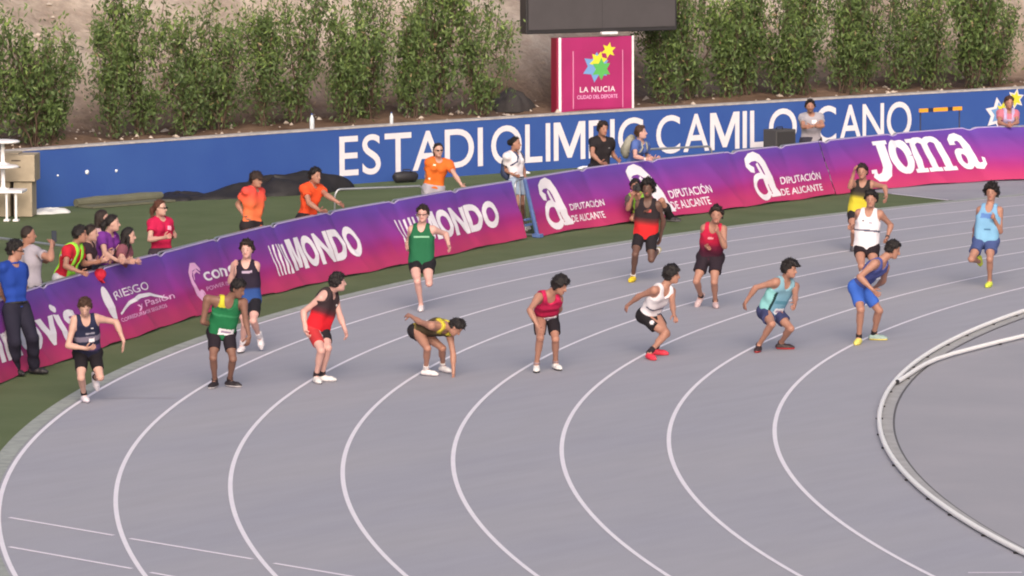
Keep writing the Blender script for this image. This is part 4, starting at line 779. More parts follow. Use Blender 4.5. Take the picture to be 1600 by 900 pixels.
def nrm(v): v = np.asarray(v, float); return v / (np.linalg.norm(v) + 1e-9)
class Field:
    def __init__(s, lo, hi, h):
        s.h = h; s.lo = np.asarray(lo, float); n = np.ceil((np.asarray(hi) - s.lo) / h).astype(int) + 2; s.n = n
        s.F = np.full(n, 1.0, np.float32); s.ax = [(s.lo[i] + h * np.arange(n[i])).astype(np.float32) for i in range(3)]
    def _box(s, lo, hi, m):
        i0 = np.maximum(((np.asarray(lo) - m - s.lo) / s.h).astype(int), 0); i1 = np.minimum(((np.asarray(hi) + m - s.lo) / s.h).astype(int) + 2, s.n)
        if (i1 <= i0).any(): return None
        sl = tuple(slice(a, b) for a, b in zip(i0, i1))
        return sl, s.ax[0][sl[0]][:, None, None], s.ax[1][sl[1]][None, :, None], s.ax[2][sl[2]][None, None, :]
    def _put(s, sl, d, k):
        a = s.F[sl]
        if k <= 0: s.F[sl] = np.minimum(a, d); return
        h = np.clip(0.5 + 0.5 * (a - d) / k, 0, 1); s.F[sl] = a * (1 - h) + d * h - k * h * (1 - h)
    def cone(s, a, b, ra, rb, k=0.02, cap0=False, cap1=False, extra=None):
        a = np.asarray(a, float); b = np.asarray(b, float); R = max(ra, rb)
        q = s._box(np.minimum(a, b) - R, np.maximum(a, b) + R, k + 3 * s.h)
        if q is None: return
        sl, X, Y, Z = q; d = b - a; L2 = float(d @ d) + 1e-9; L = math.sqrt(L2)
        px, py, pz = X - a[0], Y - a[1], Z - a[2]; tt = (px * d[0] + py * d[1] + pz * d[2]) / L2; t = np.clip(tt, 0, 1)
        D = np.sqrt((px - t * d[0]) ** 2 + (py - t * d[1]) ** 2 + (pz - t * d[2]) ** 2) - (ra + (rb - ra) * t)
        if extra is not None: D = D + extra(X, Y, Z)
        if cap1: D = np.maximum(D, (tt - 1) * L)
        if cap0: D = np.maximum(D, -tt * L)
        s._put(sl, D, k)
    def ell(s, c, M, r, k=0.02, cut=None):
        """M rows: axes"""
        c = np.asarray(c, float); R = max(r); q = s._box(c - R, c + R, k + 3 * s.h)
        if q is None: return
        sl, X, Y, Z = q; p = [X - c[0], Y - c[1], Z - c[2]]; u = [(p[0] * M[i][0] + p[1] * M[i][1] + p[2] * M[i][2]) for i in range(3)]
        k0 = np.sqrt(sum((u[i] / r[i]) ** 2 for i in range(3))); k1 = np.sqrt(sum((u[i] / r[i] ** 2) ** 2 for i in range(3))) + 1e-6
        D = k0 * (k0 - 1) / k1
        if cut is not None: D = np.maximum(D, cut(*u))
        s._put(sl, D, k)
    def grid(s): return s.ax[0][:, None, None], s.ax[1][None, :, None], s.ax[2][None, None, :]
    def cutmax(s, fn): s.F = np.maximum(s.F, fn(*s.grid())).astype(np.float32)
    def mesh(s):
        F = s.F; ins = F < 0; n = s.n; nc = n - 1
        cnt = np.zeros(nc, np.int8)
        for i in (0, 1):
            for j in (0, 1):
                for k in (0, 1): cnt += ins[i:i + nc[0], j:j + nc[1], k:k + nc[2]]
        act = (cnt > 0) & (cnt < 8); I = np.argwhere(act)
        if len(I) == 0: return np.zeros((0, 3)), np.zeros((0, 4), int)
        idx = np.full(nc, -1, np.int32); idx[act] = np.arange(len(I))
        acc = np.zeros((len(I), 3)); num = np.zeros(len(I))
        C = [(i, j, k) for i in (0, 1) for j in (0, 1) for k in (0, 1)]
        val = {c: F[I[:, 0] + c[0], I[:, 1] + c[1], I[:, 2] + c[2]].astype(float) for c in C}
        for c in C:
            for ax in range(3):
                if c[ax] == 0:
                    c2 = list(c); c2[ax] = 1; c2 = tuple(c2); a, b = val[c], val[c2]; m = (a < 0) != (b < 0)
                    t = np.where(m, a / np.where(m, a - b, 1), 0); p = np.tile(np.array(c, float), (len(I), 1)); p[:, ax] += t
                    acc += p * m[:, None]; num += m
        V = s.lo + (I + acc / num[:, None]) * s.h
        Q = []
        for ax in range(3):
            b1, b2 = [(1, 2), (2, 0), (0, 1)][ax]
            sa = [slice(None)] * 3; sb = [slice(None)] * 3; sa[ax] = slice(0, -1); sb[ax] = slice(1, None)
            A = ins[tuple(sa)]; B = ins[tuple(sb)]; ch = np.argwhere(A != B); ch = ch[(ch[:, b1] > 0) & (ch[:, b2] > 0) & (ch[:, b1] < nc[b1]) & (ch[:, b2] < nc[b2])]
            o1 = np.zeros(3, int); o1[b1] = 1; o2 = np.zeros(3, int); o2[b2] = 1
            g = lambda P_: idx[P_[:, 0], P_[:, 1], P_[:, 2]]
            q = np.stack([g(ch - o1 - o2), g(ch - o2), g(ch), g(ch - o1)], 1)
            fl = A[ch[:, 0], ch[:, 1], ch[:, 2]]; q[~fl] = q[~fl][:, ::-1]; Q.append(q)
        Q = np.concatenate(Q); return V, Q[(Q >= 0).all(1)]
def vnormals(V, F):
    n = np.cross(V[F[:, 2]] - V[F[:, 0]], V[F[:, 3]] - V[F[:, 1]]); N = np.zeros_like(V)
    for i in range(4): np.add.at(N, F[:, i], n)
    return N / (np.linalg.norm(N, axis=1)[:, None] + 1e-9)

DYE = 0.86
KEYS = ['P', 'N', 'HD', 'rs', 're', 'rw', 'rh', 'ls', 'le', 'lw', 'lh', 'rhip', 'rk', 'ra', 'rt', 'lhip', 'lk', 'la', 'lt']
SKIN = {'fair': (202, 160, 148), 'tan': (172, 126, 110), 'brown': (130, 94, 82), 'dark': (104, 76, 68), 'pink': (210, 164, 156)}
HAIRC = {'black': (34, 28, 30), 'dark': (48, 36, 34), 'brown': (78, 54, 44), 'red': (96, 58, 46), 'grey': (88, 76, 74)}

class Person:
    def __init__(s, key, label, group, spec):
        H, root, fa, ha, hp, js = POSE[key]; s.H = H; s.s = H / 1.75; s.sp = spec
        s.j = dict(zip(KEYS, [np.array([float(x) for x in q.split(',')]) for q in js.split(' ')])); j = s.j; S = s.s
        s.root = thing('person', label, 'person', (root[0], root[1], 0), 0, group)
        s.h = spec.get('h', 0.0115)
        s.U = nrm(j['N'] - j['P']); s.L = np.linalg.norm(j['N'] - j['P'])
        fa = math.radians(fa); s.face = np.array([math.cos(fa), math.sin(fa), 0])
        Rh = nrm(j['rhip'] - j['lhip']); Rs = nrm(j['rs'] - j['ls']); orth = lambda v: nrm(v - s.U * (v @ s.U)); s.Rh, s.Rs = orth(Rh), orth(Rs)
        s.R = orth(Rh + Rs); s.Fw = nrm(np.cross(s.U, s.R))
        ha = math.radians(ha); hf = np.array([math.cos(ha), math.sin(ha), 0]); hp = math.radians(hp)
        s.hf = nrm(hf * math.cos(hp) - np.array([0, 0, 1]) * math.sin(hp)); s.hr = nrm(np.cross(hf, [0, 0, 1])); s.hu = np.cross(s.hr, s.hf)
        s.HM = [s.hr, s.hf, s.hu]; s.rn = random.Random(key)
        s.build()
    def tp(s, t, lat=0.0, fr=0.0):
        R = nrm(s.Rh * (1 - t) + s.Rs * t) if 0 <= t <= 1 else (s.Rs if t > 1 else s.Rh)
        F = nrm(np.cross(s.U, R)); return s.j['P'] + s.U * (s.L * t) + R * lat + F * fr
    def hd(s, r=0, f=0, u=0): return s.j['HD'] + (s.hr * r + s.hf * f + s.hu * u) * s.s
    def torso(s, f, inf=0.0, k=0.05, arms=True, ex=None, fat=None):
        S = s.s; fat = s.sp.get('fat', 1.0) if fat is None else fat
        for t, w_, r in ((-0.05, .056, .078), (.10, .066, .084), (.36, .062, .077), (.60, .076, .087), (.79, .084, .088), (.91, .07, .063)):
            g = fat if t < 0.7 else (1 + fat) / 2
            f.cone(s.tp(t, -w_ * S * g), s.tp(t, w_ * S * g), (r * g * S + inf), (r * g * S + inf), k, extra=ex)
        if s.sp.get('fem'):
            for q in (-1, 1): f.cone(s.tp(.70, q * .065 * S, .06 * S), s.tp(.72, q * .065 * S, .075 * S), .055 * S + inf, .05 * S + inf, .03)
        if arms:
            for q, sh in ((1, 'rs'), (-1, 'ls')):
                f.cone(s.tp(.86, q * .07 * S), s.j[sh], .062 * S + inf, .05 * S + inf, .035, extra=ex); f.cone(s.tp(.99, q * .03 * S), s.j[sh] + s.U * .01, .04 * S + inf, .038 * S + inf, .04, extra=ex)
    def tcoord(s, V):
        d = V - s.j['P']; return (d @ s.U) / s.L, d @ s.R, d @ s.Fw
    def bounds(s, names, m): A = np.array([s.j[n] for n in names]); return A.min(0) - m, A.max(0) + m
    def emit(s, name, f, m, colfn, smooth=True, label=None, parent=None):
        V, F = f.mesh()
        if len(F) == 0: return None
        c = (colfn(V) if callable(colfn) else np.tile(np.array(lin(colfn)), (len(V), 1))) * DYE
        o = obj(name, mesh_np(name, V, F, m, c, smooth), parent or s.root)
        if label: o['label'] = label
        return o, V, F
    # ------------------------------------------------------------ body
    def build(s):
        j, S, sp = s.j, s.s, s.sp; sk = np.array(lin(SKIN[sp.get('skin', 'fair')])) * .88
        lo, hi = s.bounds(KEYS, 0.2); lo[2] = max(lo[2], -0.02)
        f = Field(lo, hi, s.h); s.torso(f)
        f.cone(s.tp(.97, 0, -.01 * S), s.hd(0, -.02, -.05), .061 * S, .054 * S, .03)
        f.ell(s.hd(0, -.008, .018), s.HM, (.074 * S, .092 * S, .100 * S), .02); f.ell(s.hd(0, .026, -.052), s.HM, (.054 * S, .058 * S, .062 * S), .03)
        f.cone(s.hd(0, .060, -.085), s.hd(0, .050, -.08), .026 * S, .03 * S, .02)
        f.cone(s.hd(0, .082, .008), s.hd(0, .100, -.028), .010 * S, .015 * S, .012)
        for q in (-1, 1): f.ell(s.hd(q * .074, -.006, -.006), s.HM, (.011 * S, .022 * S, .031 * S), .006)
        m = sp.get('bulk', 1.0)
        for a in 'rl':
            f.cone(j[a + 's'], j[a + 'e'], .048 * S * m, .037 * S * m, .025); f.cone(j[a + 's'], j[a + 's'] * .7 + j[a + 'e'] * .3, .052 * S * m, .046 * S * m, .025)
            f.cone(j[a + 'e'], j[a + 'w'], .037 * S * m, .025 * S, .015); f.cone(j[a + 'e'] * .85 + j[a + 'w'] * .15, j[a + 'e'] * .6 + j[a + 'w'] * .4, .041 * S * m, .036 * S * m, .02)
            s.hand_palm(f, a)
            hipo = j[a + 'hip'] + s.U * -.0; kn, an = j[a + 'k'], j[a + 'a']
            f.cone(hipo, kn, .076 * S * m, .049 * S * m, .035); tf = nrm(np.cross(np.cross(kn - hipo, s.Rh), kn - hipo)); tf = tf * (1 if tf @ s.Fw > 0 else -1)
            f.cone(hipo * .7 + kn * .3 + tf * .012, hipo * .35 + kn * .65 + tf * .01, .068 * S * m, .055 * S * m, .03)
            f.cone(hipo - tf * .035, hipo - tf * .03 - np.array([0, 0, .03]), .070 * S, .066 * S, .04)
            sh = nrm(an - kn); bk = s.calfback(a)
            f.cone(kn, an, .046 * S * m, .031 * S * m, .02); f.cone(kn + (an - kn) * .18 + bk * .016, kn + (an - kn) * .42 + bk * .016, .043 * S * m, .041 * S * m, .03)
            f.cone(an, an - s.footframe(a)[1] * .04 * S + s.footframe(a)[0] * .05 * S, .034 * S, .03 * S, .02)
        V, F = f.mesh(); c = np.tile(sk, (len(V), 1))
        # face: eyes, brows, mouth, flush; knees and elbows slightly redder
        d = (V - j['HD']) @ np.stack(s.HM).T / S
        def near(p, r): return np.linalg.norm((d - np.array(p)) / np.array(r), axis=1) < 1
        front = d[:, 1] > .045
        for q in (-1, 1):
            c[front & near((q * .031, .08, .006), (.014, .03, .0065))] = np.array(lin((70, 48, 44))) * .7 + sk * .3
            c[front & near((q * .032, .085, .028), (.022, .03, .006))] = np.array(lin(HAIRC[sp.get('hairc', 'black')])) * 0.5 + sk * .5
        c[front & near((0, .085, -.055), (.024, .03, .008))] = np.array(lin((168, 84, 82))) * .7 + sk * .3
        if sp.get('beard'): c[(d[:, 1] > .0) & (d[:, 2] < -.04) & (d[:, 2] > -.13) & (np.linalg.norm(d, axis=1) < .14)] *= 0.55
        Vh, Fh = [], []; base = len(V)
        for a in 'rl':
            v, ff = s.fingers(a); Fh.append(ff + base); Vh.append(v); base += len(v)
        V2 = np.concatenate([V] + Vh); F2 = np.concatenate([F] + Fh); c2 = np.concatenate([c, np.tile(sk * np.array([1.0, .93, .92]), (len(V2) - len(V), 1))])
        for a in 'rl':
            for q, rr in ((j[a + 'k'], .075), (j[a + 'e'], .055)):
                w_ = np.clip(1 - np.linalg.norm(V2 - q, axis=1) / rr, 0, 1)[:, None] * .5; c2 = c2 * (1 - w_) + c2 * np.array([1.02, .86, .84]) * w_
        obj('body', mesh_np('body', V2, F2, M_skin, c2), s.root)
        s.hair(); s.dress(); s.shoes()
    def calfback(s, a):
        kn, an, hp = s.j[a + 'k'], s.j[a + 'a'], s.j[a + 'hip']; sh = nrm(an - kn); b = -s.Fw if abs(s.Fw[2]) < .8 else -s.face
        fw = (kn - (hp + an) / 2)
        if np.linalg.norm(fw) > .06: b = -nrm(fw)
        return nrm(b - sh * (b @ sh))
    def footframe(s, a):
        A, T, K = s.j[a + 'a'], s.j[a + 't'], s.j[a + 'k']
        if abs(A[2] - .052 * s.H) < .012: d = T - A; d[2] = 0; d = nrm(d) if np.linalg.norm(d) > 1e-3 else s.face; return d, np.array([0, 0, 1.])
        d = nrm(T - A); u = nrm(K - A) + .35 * s.face; u = u - d * (u @ d); return d, nrm(u)
    def handframe(s, a):
        W, T = s.j[a + 'w'], s.j[a + 'h']; d = nrm(T - W); c = s.tp(.55, 0, .05) - (W + T) / 2; n = nrm(c - d * (c @ d)); l = np.cross(d, n) * (1 if a == 'r' else -1); return W, d, n, l
    def hand_palm(s, f, a):
        W, d, n, l = s.handframe(a); S = s.s
        for q in (-.024, -.008, .008, .024): f.cone(W + l * q * .5 * S, W + d * .085 * S + l * q * S, .017 * S, .0125 * S, .008)
    def fingers(s, a):
        W, d, n, l = s.handframe(a); S = s.s; mode = s.sp.get('hands', 'relax'); mode = s.sp.get(a + 'hand', mode)
        cv = {'fist': (60, 95, 70), 'relax': (18, 28, 24), 'open': (4, 8, 8), 'grip': (45, 60, 45)}[mode]
        V = []; F = []
        def tube(pts, rs):
            b = len(V); m = len(pts); N = 6
            for i, p in enumerate(pts):
                t = nrm(pts[min(i + 1, m - 1)] - pts[max(i - 1, 0)]); x = nrm(np.cross(t, n + l * .3)); y = np.cross(x, t)
                for k in range(N): an = 2 * math.pi * k / N; V.append(p + (x * math.cos(an) + y * math.sin(an)) * rs[i])
            for i in range(m - 1):
                for k in range(N): k2 = (k + 1) % N; F.append((b + i * N + k, b + i * N + k2, b + (i + 1) * N + k2, b + (i + 1) * N + k))
            e = b + (m - 1) * N; F.append((e, e + 1, e + 2, e + 3)); F.append((e, e + 3, e + 4, e + 5))
        for q, ln, sp_ in ((.0265, .070, .10), (.0090, .079, .03), (-.0090, .073, -.04), (-.0265, .058, -.12)):
            p = W + d * .078 * S + l * q * S; pts = [p]; an = 0
            for i, fr in enumerate((.42, .32, .26)):
                an += math.radians(cv[i] * s.rn.uniform(.85, 1.15)); dd = d * math.cos(an) + n * math.sin(an) + l * sp_ * (.8 if mode != 'fist' else .1); p = p + nrm(dd) * ln * fr * S; pts.append(p)
            tube(pts, [.0092 * S, .0088 * S, .0080 * S, .0062 * S])
        p = W + d * .022 * S + l * .020 * S; pts = [p]
        for ln, (cd, cl, cn) in ((.040, (.6, .75, .25)), (.032, (.8, .35, .45 if mode != 'open' else .2)), (.026, (.85, .05 if mode == 'fist' else .25, .5))):
            p = p + nrm(d * cd + l * cl + n * cn) * ln * S; pts.append(p)
        tube(pts, [.0125 * S, .0108 * S, .0092 * S, .0070 * S])
        return np.array(V), np.array(F)
    # ------------------------------------------------------------ hair, caps, glasses
    def hair(s):
        S, sp = s.s, s.sp; st = sp.get('hair', 'short'); hc = np.array(lin(HAIRC[sp.get('hairc', 'black')])); j = s.j
        lo, hi = s.bounds(['HD', 'HD'], .20)
        if st in ('long', 'pony'): lo -= np.array([.12, .12, .34])
        f = Field(lo, hi, 0.009); rn = s.rn
        ph = [rn.uniform(0, 6.28) for _ in range(6)]
        amp, fq, inf = {'short': (.010, 68, .019), 'buzz': (.001, 60, .007), 'curly': (.015, 62, .040), 'bowl': (.010, 58, .032), 'long': (.003, 40, .015), 'pony': (.003, 40, .011), 'bun': (.003, 40, .011), 'bob': (.009, 52, .022), 'quiff': (.012, 62, .026)}[st]
        cutc = {'short': .026, 'buzz': .014, 'curly': .030, 'bowl': .046, 'long': .014, 'pony': .010, 'bun': .010, 'bob': .02, 'quiff': .026}[st]
        low = {'short': -.075, 'buzz': -.06, 'curly': -.08, 'bowl': -.085, 'long': -.12, 'pony': -.055, 'bun': -.055, 'bob': -.11, 'quiff': -.07}[st]
        def cut(r, fw, u):
            g = fw * .78 - u * .62 - cutc * S
            side = (low * S - u) + np.maximum(0, fw + .005 * S) * 1.1
            nz = amp * S * (np.sin(r * fq + ph[0]) * np.sin(u * fq * 1.1 + ph[1]) + .7 * np.sin(fw * fq * 1.7 + ph[2]) * np.sin(r * fq * 1.6 + ph[3]))
            return np.maximum(np.maximum(g, side) + nz, -9)
        def ex_ell(c, r, k=.01):
            q = f._box(c - .2, c + .2, .02); sl, X, Y, Z = q; p = [X - c[0], Y - c[1], Z - c[2]]; M = s.HM
            u = [(p[0] * M[i][0] + p[1] * M[i][1] + p[2] * M[i][2]) for i in range(3)]
            k0 = np.sqrt(sum((u[i] / r[i]) ** 2 for i in range(3))); k1 = np.sqrt(sum((u[i] / r[i] ** 2) ** 2 for i in range(3))) + 1e-6
            D = k0 * (k0 - 1) / k1 + amp * S * (np.sin(u[0] * fq + ph[0]) * np.sin(u[2] * fq + ph[1]) + .8 * np.sin(u[1] * fq * 1.3 + ph[2]) * np.sin(u[0] * fq * 1.5 + ph[4]))
            f._put(sl, np.maximum(D, cut(*u)), 0)
        i_ = inf * S
        ex_ell(s.hd(0, -.010, .020), (.074 * S + i_, .092 * S + i_, .100 * S + i_ * (1.25 if st in ('curly', 'quiff') else 1)))
        if st == 'quiff': f.cone(s.hd(-.03, .06, .105), s.hd(.035, .065, .105), .026 * S, .028 * S, .02)
        if sp.get('fringe'): f.cone(s.hd(-.035, .075, .085), s.hd(-.03, .125, .062), .030 * S, .016 * S, .02); f.cone(s.hd(.035, .075, .085), s.hd(.03, .125, .062), .030 * S, .016 * S, .02)
        if st == 'long':
            for q in (-.045, 0, .045): f.cone(s.hd(q, -.06, .03), s.hd(q * 1.2, -.085, -.15), .045 * S, .04 * S, .03); f.cone(s.hd(q * 1.2, -.085, -.15), s.hd(q * 1.1, -.085 + sp.get('hairf', 0), -.30), .04 * S, .022 * S, .03)
            for q in (-1, 1): f.cone(s.hd(q * .078, .0, -.02), s.hd(q * .084, .0, -.24), .028 * S, .02 * S, .02)
        if st == 'pony': f.cone(s.hd(0, -.095, .04), s.hd(.02, -.135, -.03), .028 * S, .036 * S, .02); f.cone(s.hd(.02, -.135, -.03), s.hd(.03, -.13, -.17), .036 * S, .016 * S, .02)
        if st == 'bun': f.ell(s.hd(0, -.115, .02), s.HM, (.05 * S, .045 * S, .055 * S), .015)
        n = len(f.ax[0])
        def cf(V):
            d = (V - j['HD']) / S; k = .75 + .5 * (np.sin(d[:, 0] * 140 + d[:, 2] * 60) * .5 + .5)[:, None] * .6; return hc * k
        V, F = f.mesh(); N = vnormals(V, F)                       # loose tufts break the outline
        if st != 'buzz' and len(V):
            g = np.random.default_rng(len(V)); k = g.choice(len(V), min(len(V), {'curly': 520, 'bowl': 420}.get(st, 360)), replace=False); p = V[k] - N[k] * .004
            fl = np.array([0, 0, -.7]) if st in ('long', 'bob', 'bowl') else (s.hf * .5 + np.array([0, 0, .1]))
            d = N[k] * (.55 if st != 'curly' else 1.0) + fl + g.normal(0, .45, (len(k), 3)); d /= np.linalg.norm(d, axis=1)[:, None]; w_ = np.cross(d, N[k] + g.normal(0, .3, (len(k), 3))); w_ /= np.linalg.norm(w_, axis=1)[:, None] + 1e-6
            ln = g.uniform(.012, .030, len(k))[:, None]; B = np.stack([p - w_ * .006, p + w_ * .006, p + d * ln + w_ * .0015, p + d * ln - w_ * .0015], 1).reshape(-1, 3)
            F = np.concatenate([F, np.arange(4 * len(k)).reshape(-1, 4) + len(V)]); V = np.concatenate([V, B])
        obj('hair', mesh_np('hair', V, F, M_hair, cf(V) * DYE), s.root)
        if sp.get('cap'):
            cc = sp['cap']; f = Field(*s.bounds(['HD', 'HD'], .24), 0.009)
            f.ell(s.hd(0, -.006, .030), s.HM, (.092 * S, .110 * S, .105 * S), .0, cut=lambda r, fw, u: (-.002 * S - u) + .12 * fw)
            f.ell(s.hd(0, .115, .030), s.HM, (.072 * S, .078 * S, .012 * S), .012); s.emit('cap', f, M_cloth, cc)
        if sp.get('glasses'):
            mb = MB()
            for q in (-1, 1):
                mb.tube([s.hd(q * .048, .092, .008), s.hd(q * .030, .099, .006), s.hd(q * .012, .099, .006)], [.009 * S, .014 * S, .010 * S] if sp['glasses'] == 'sun' else [.006 * S] * 3, 8)
                mb.tube([s.hd(q * .05, .09, .012), s.hd(q * .078, .03, .012), s.hd(q * .08, -.01, .010)], .004 * S, 6)
            mb.tube([s.hd(-.012, .099, .010), s.hd(.012, .099, .010)], .004 * S, 6)
            obj('sunglasses' if sp['glasses'] == 'sun' else 'spectacles', mb.mesh('glasses', M_glass, True), s.root)
    # ------------------------------------------------------------ clothes
    def stops(s, V, st, side=None, patches=()):
        t, lat, fr = s.tcoord(V); ts = [a for a, _ in st]; cs = np.array([lin(c) for _, c in st])
        c = np.stack([np.interp(t, ts, cs[:, i]) for i in range(3)], 1)
        for p in patches:
            t0, t1, l0, l1, fs, col = p; m = (t > t0) & (t < t1) & (lat > l0 * s.s) & (lat < l1 * s.s)
            if fs: m &= (fr * fs > .02)
            c[m] = lin(col)
        return c
    def fold(s, amp):
        p = [s.rn.uniform(0, 6.28) for _ in range(4)]
        return lambda X, Y, Z: amp * (np.sin(19 * X + 13 * Z + p[0]) * np.sin(15 * Y - 17 * Z + p[1]) + .6 * np.sin(37 * X - 21 * Y + 9 * Z + p[2]))
    def dress(s):
        j, S, sp = s.j, s.s, s.sp; t = sp['top']; kind = t[0]; inf = {'vest': .013, 'tee': .02, 'polo': .02, 'shirt': .022}[kind] * S + sp.get('loose', 0)
        names = ['P', 'N', 'rs', 'ls'] + (['re', 'le'] if kind != 'vest' else []); lo, hi = s.bounds(names, .24)
        f = Field(lo, hi, 0.0105); ex = s.fold(.006 if kind == 'vest' else .008); s.torso(f, inf, ex=ex)
        hem = sp.get('hem', -.10); L = s.L
        if kind == 'vest' and hem < -.045:
            for t_, r_ in ((-.16, .071), (.05, .077), (.25, .079), (.45, .08)): f.cone(s.tp(t_, -.070 * S), s.tp(t_, .070 * S), r_ * S + inf + .006, r_ * S + inf + .006, .05, extra=ex)
        if kind != 'vest':
            fr = .52 if kind != 'shirt' else .98
            for a in 'rl':
                e = j[a + 's'] * (1 - fr) + j[a + 'e'] * fr; f.cone(j[a + 's'], e, .056 * S + inf * .7, .050 * S + inf, .03, cap1=True, extra=ex)
                if kind == 'shirt': f.cone(j[a + 'e'], j[a + 'w'] * .9 + j[a + 'e'] * .1, .046 * S + inf * .5, .034 * S + inf * .5, .02, cap1=True, extra=ex)
        P, U, R, Fw = j['P'], s.U, s.R, s.Fw
        def cut(X, Y, Z):
            x, y, z = X - P[0], Y - P[1], Z - P[2]; tt = x * U[0] + y * U[1] + z * U[2]; la = x * R[0] + y * R[1] + z * R[2]; fr_ = x * Fw[0] + y * Fw[1] + z * Fw[2]
            D = hem * L - tt
            if kind == 'vest':
                wl = np.interp(tt / L, [.62, .74, .84, .94, 1.05], np.array([.30, .165, .138, .124, .118]) * S).astype(np.float32); D = np.maximum(D, np.where(tt / L > .62, np.abs(la) - wl, -1))
                dn = np.where(fr_ > 0, .17, .10); nk = 1 - np.sqrt((la / (.060 * S)) ** 2 + (np.minimum(0, tt - 1.04 * L) / (dn * L + .04 * L)) ** 2); D = np.maximum(D, nk * .05)
            else:
                dn = np.where(fr_ > 0, .085, .02); nk = 1 - np.sqrt((la / (.062 * S)) ** 2 + (np.minimum(0, tt - 1.02 * L) / (dn * L + .02 * L)) ** 2); D = np.maximum(D, nk * .05)
            return D
        f.cutmax(cut); colt = t[1]; pt = sp.get('patches', ())
        r = s.emit({'vest': 'singlet', 'tee': 'tee_shirt', 'polo': 'polo_shirt', 'shirt': 'shirt'}[kind], f, M_cloth, lambda V: s.stops(V, colt, None, pt)); _, V, F = r
        if kind == 'polo':
            mb = MB(); pts = [s.tp(1.0 + .02 * math.cos(a), .066 * S * math.sin(a), .066 * S * math.cos(a)) for a in np.linspace(-2.6, 2.6, 12)]; mb.tube(pts, .013 * S, 6)
            me = mb.mesh('collar', M_cloth, True); ca = me.color_attributes.new('Col', 'FLOAT_COLOR', 'POINT'); ca.data.foreach_set('color', np.tile(np.array([*lin(sp.get('collar', colt[-1][1])), 1.0], np.float32), (len(me.vertices), 1)).ravel()); obj('collar', me, s.root)
        N = vnormals(V, F); tt, la, fr_ = s.tcoord(V)
        for b in sp.get('bibs', ()):
            t0, t1, l0, l1, fs = b[:5]; m = (tt > t0) & (tt < t1) & (la > l0 * S) & (la < l1 * S) & (fr_ * fs > .015); fm = m[F].all(1)
            if fm.sum() < 4: continue
            FF = F[fm]; u, inv = np.unique(FF, return_inverse=True); VV = V[u] + N[u] * .006; FF = inv.reshape(FF.shape)
            c = np.tile(lin(b[5] if len(b) > 5 else (232, 226, 234)), (len(VV), 1))
            if len(b) <= 5 or len(b) > 6: mid = (np.abs(tt[u] - (t0 + t1) / 2) < (t1 - t0) * .16) & (np.abs(la[u] - (l0 + l1) / 2 * S) < (l1 - l0) * .30 * S); c[mid] = lin((150, 130, 160))
            V3 = np.concatenate([VV, V[u] + N[u] * .001]); n0 = len(VV); E = {}
            for q in FF:
                for i in range(4): E[(q[i], q[(i + 1) % 4])] = 1
            side = [(a, a + n0, b_ + n0, b_) for (a, b_) in E if (b_, a) not in E]
            F3 = np.concatenate([FF, np.array(side)]) if side else FF
            obj('race_bib' if len(b) <= 5 else b[6] if len(b) > 6 else 'print_patch', mesh_np('race_bib', V3, F3, M_bib, np.concatenate([c, c]), False), s.root)
        # vest over the tee (neon steward bib): two broad straps front and back
        if sp.get('neon'):
            col, ntype = sp['neon']; f = Field(*s.bounds(['P', 'N', 'rs', 'ls'], .26), 0.0105); s.torso(f, inf + .014, ex=ex)
            def cutn(X, Y, Z):
                x, y, z = X - P[0], Y - P[1], Z - P[2]; tt = x * U[0] + y * U[1] + z * U[2]; la = np.abs(x * R[0] + y * R[1] + z * R[2]); fr_ = x * Fw[0] + y * Fw[1] + z * Fw[2]
                D = .05 * L - tt; D = np.maximum(D, la - np.where(tt / L > .55, .115, .135 if ntype == 'full' else .115) * S); D = np.maximum(D, .03 * S - np.abs(fr_) + np.where(tt / L > .8, -.1, 0))
                nk = (.05 if ntype == 'full' else .055) * S - la + np.where(tt / L < (.72 if ntype == 'full' else .3), -.3, 0); return np.maximum(D, nk)
            f.cutmax(cutn); s.emit('steward_bib', f, M_cloth, col)
        # shorts or trousers
        b = sp['bottom']; kind, col = b[0], b[1]; frac = {'short': .42, 'tight': .66, 'long': .74, 'trouser': None, 'loose': .6}[kind]; inf = {'short': .013, 'tight': .008, 'long': .009, 'trouser': .018, 'loose': .016}[kind] * S
        f = Field(*s.bounds(['P', 'rhip', 'lhip', 'rk', 'lk', 'ra', 'la'], .22), 0.0105); ex = s.fold(.002 if kind in ('tight', 'long') else .006)
        for t_, w_, r_ in ((-0.05, .056, .078), (.10, .066, .084)): g = sp.get('fat', 1.0); f.cone(s.tp(t_, -w_ * S * g), s.tp(t_, w_ * S * g), r_ * S * g + inf + .004, r_ * S * g + inf + .004, .04, extra=ex)
        m = sp.get('bulk', 1.0); ends = {}
